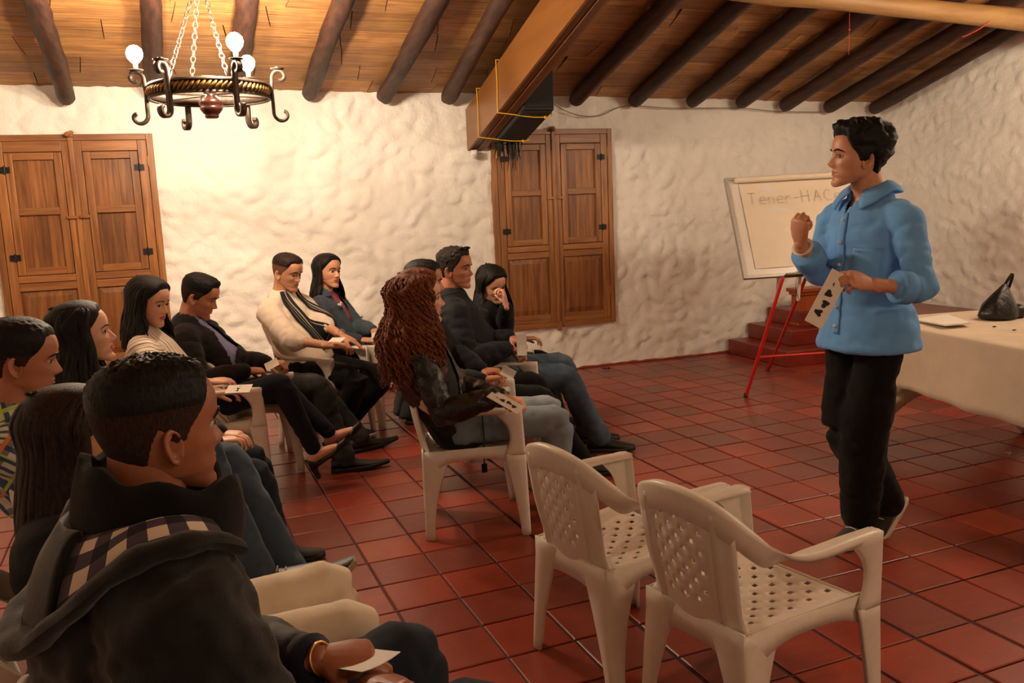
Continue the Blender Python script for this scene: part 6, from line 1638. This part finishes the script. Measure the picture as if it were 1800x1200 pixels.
# ---- 2 woman with long brown hair, white jeans
h = at(128, 772, D=2.0); phi = 5; f, r = col_frame(R_(phi)); pel = Vector((-.23, 2.02, .47))
J = seated(2, chback=.13, label='woman seen from behind with very long straight brown hair and cream white jeans', chairlab='white plastic armchair under the woman with very long brown hair', head=h, pelvis=pel, phi=phi, yaw=18, pitch=2, hs=.98, k=.93, fem=True, skin='b', vox=.010,
    wR=pel+f*.18+r*.03+Vector((0, 0, .12)), wL=pel+f*.18-r*.08+Vector((0, 0, .12)), hR=(Vector(f)*.3-r*1, (0, 0, 1), 'relaxed'), hL=(Vector(f)*.3+r*1, (0, 0, 1), 'relaxed'), aL=pel+f*.44-r*.10+Vector((0, 0, -.405)), aR=pel+f*.44+r*.1+Vector((0, 0, -.405)), tL=dirw(phi), tR=dirw(phi), leg=(.45, .41),
    hairmat=H_BRN, hair=dict(LONGCAP, rough=.02), locks=dict(n=260, zend=.66, vol=.012, az_min=80, width=.012, seed=22, spread=.16, wave=.004), tops=[dict(name='top', mat=F_BLKJ, g=.014, wr=.005)], trousers=dict(mat=F_WHT, g=.006, th=.086, kn=.062, cf=.058, wr=.003), shoes=('sneaker', S_BLK, S_SOLE))
# ---- 1 man in the parka, nearest
h = at(278, 757, D=1.42); phi = 14; f, r = col_frame(R_(phi)); pel = Vector((-.10, 1.45, .478))
J = seated(1, label='man nearest the camera in a black parka with a checked hood lining, seen from behind', chairlab='white plastic armchair under the man in the black parka', head=h, pelvis=pel, phi=phi, yaw=25, pitch=0, hs=1.0, k=1.04, sw=.20, skin='c', vox=.010, wide=1.0, shdrop=.075, chback=.02,
    wR=at(712, 1222, D=1.40), wL=at(556, 1158, D=1.52), poleR=tuple(r*.6-Vector((0, 0, 1))-f*.3), hL=(at(640, 1150, D=1.54)-at(556, 1158, D=1.52), (-.1, -.2, 1), 'pinch'), hR=(at(668, 1185, D=1.47)-at(712, 1222, D=1.40)+Vector((0, 0, -.01)), (.3, -.1, 1), 'pinch'), hvox=.003,
    aL=pel+f*.50-r*.12+Vector((0, 0, -.415)), aR=pel+f*.50+r*.12+Vector((0, 0, -.415)), tL=dirw(phi), tR=dirw(phi), leg=(.46, .43),
    hair=dict(top=.010, side=.0016, rough=.45, freq=260, quiff=.003, fade=.046, fademat='clipped_hair'), tops=[dict(name='parka', mat=F_PUFF, g=.042, sleeve=.90, cuff=.052, hi=.91, wr=.014, seed=13, vox=.009, up=.066, sm=4, fine=.7)], trousers=dict(mat=F_JDRK, g=.010), shoes=('sneaker', S_BLK, S_SOLE))
root, off, nk, F_, Rr, U_ = J['root'], J['off'], J['neck'], J['fwd'], J['rs'], Vector((0, 0, 1))
from mathutils.bvhtree import BVHTree
_pm = J['parka'].data; BV = BVHTree.FromPolygons([v.co+off for v in _pm.vertices], [tuple(p.vertices) for p in _pm.polygons])
def drape(p, lift):
    h_ = BV.ray_cast(Vector((p.x, p.y, nk.z+.10)), Vector((0, 0, -1))); return Vector((p.x, p.y, (max(h_[0].z, nk.z-.13) if h_[0] is not None else nk.z-.13)+lift))
# fleece stand collar
rows = []
for k in range(9):
    t = k/8; row = []
    for j in range(41):
        a = R_(24)+(2*math.pi-R_(48))*j/40; fr = (1+math.cos(a))/2; rr = .104+.022*math.sin(t*math.pi)-.006*t+.045*fr*t
        row.append(nk+F_*(rr*math.cos(a)+.012)+Rr*rr*1.1*math.sin(a)+U_*(-.050+.200*t-.050*fr-.02*fr*t+.008*math.sin(j*.9)*t))
    rows.append(row)
m = MB(); m.grid(rows); part('fleece_collar', m, F_FLEECE, root, True, off=off, solid=.018, solid_off=1)
# hood lying open on the shoulders, checked lining inside
rows = []; cc_ = []; JN = 44
def hoodpt(a, t, lift):
    bkf = (1-math.cos(a))/2; rr = .118+(.060+.010*bkf)*t; q = nk+F_*rr*math.cos(a)*1.02+Rr*rr*1.12*math.sin(a); return drape(q, lift)
for k in range(13):
    t = k/12; row = []
    for j in range(JN+1):
        a = R_(60)+(2*math.pi-R_(120))*j/JN; row.append(hoodpt(a, t, .014+.022*math.sin(math.pi*min(1, t*1.1))+.006*math.sin(a*5+t*3)*t)); cc_.append(((a*.15)/.052, t*.105/.044, 0))
    rows.append(row)
for _ in range(4):
    rows = [rows[0]]+[[(rows[i-1][j]+rows[i][j]*2+rows[i+1][j])/4 for j in range(JN+1)] for i in range(1, 12)]+[rows[-1]]
    rows = [[r_[0]]+[(r_[j-1]+r_[j]*2+r_[j+1])/4 for j in range(1, JN)]+[r_[-1]] for r_ in rows]
JS = 16
m = MB(); m.grid([r_[:JS+1] for r_ in rows]); me = m.mesh('hood_lining', [M_CHECK], True, off); a_ = me.attributes.new('cloth', 'FLOAT_VECTOR', 'POINT'); a_.data.foreach_set('vector', np.array([cc_[k*(JN+1)+j] for k in range(13) for j in range(JS+1)], np.float32).ravel())
lo_ = link('hood_lining', me, root); edge = [Vector(p) for p in rows[-1]]
m = MB(); m.grid([[p+U_*.012*math.sin(i/12*math.pi) for p in r_[JS:]] for i, r_ in enumerate(rows)]); part('hood', m, F_PUFF, root, True, off=off, solid=.012, solid_off=0)
rows = []
for k in range(11):
    q = 2*math.pi*k/10; row = []
    for j in range(JN+1):
        a = R_(60)+(2*math.pi-R_(120))*j/JN; bkf = (1-math.cos(a))/2; o_ = (F_*math.cos(a)+Rr*math.sin(a)); w = .017+.012*bkf+.003*math.sin(j*1.7)
        row.append(edge[j]+o_*(w*math.cos(q)*1.1+.012)+U_*(w*.75*math.sin(q)-.004))
    rows.append(row)
m = MB(); m.grid(rows); part('hood_edge', m, F_PUFF, root, True, off=off)
for sd in 'L':
    e, w = J['el'+sd], J['wr'+sd]; m = MB(); m.tube([e.lerp(w, .86), e.lerp(w, .99)], [.044, .041], n=18, caps=False); part('knit_cuff', m, fabric('navy_knit', '15182a', .9), root, True, off=off, solid=.005)
w = J['wrL']; ring_part(J, w+(w-J['elL']).normalized()*.012, w-J['elL'], .028, .0014, 'watch_strap', M_GOLD, .003)
cP = at(640, 1163, D=1.51); card(cP, at(690, 1150, D=1.47)-at(605, 1140, D=1.57), at(612, 1128, D=1.59)-at(600, 1178, D=1.43), .105, .085, 'folded white paper held by the man in the black parka', 0, bend=.004)
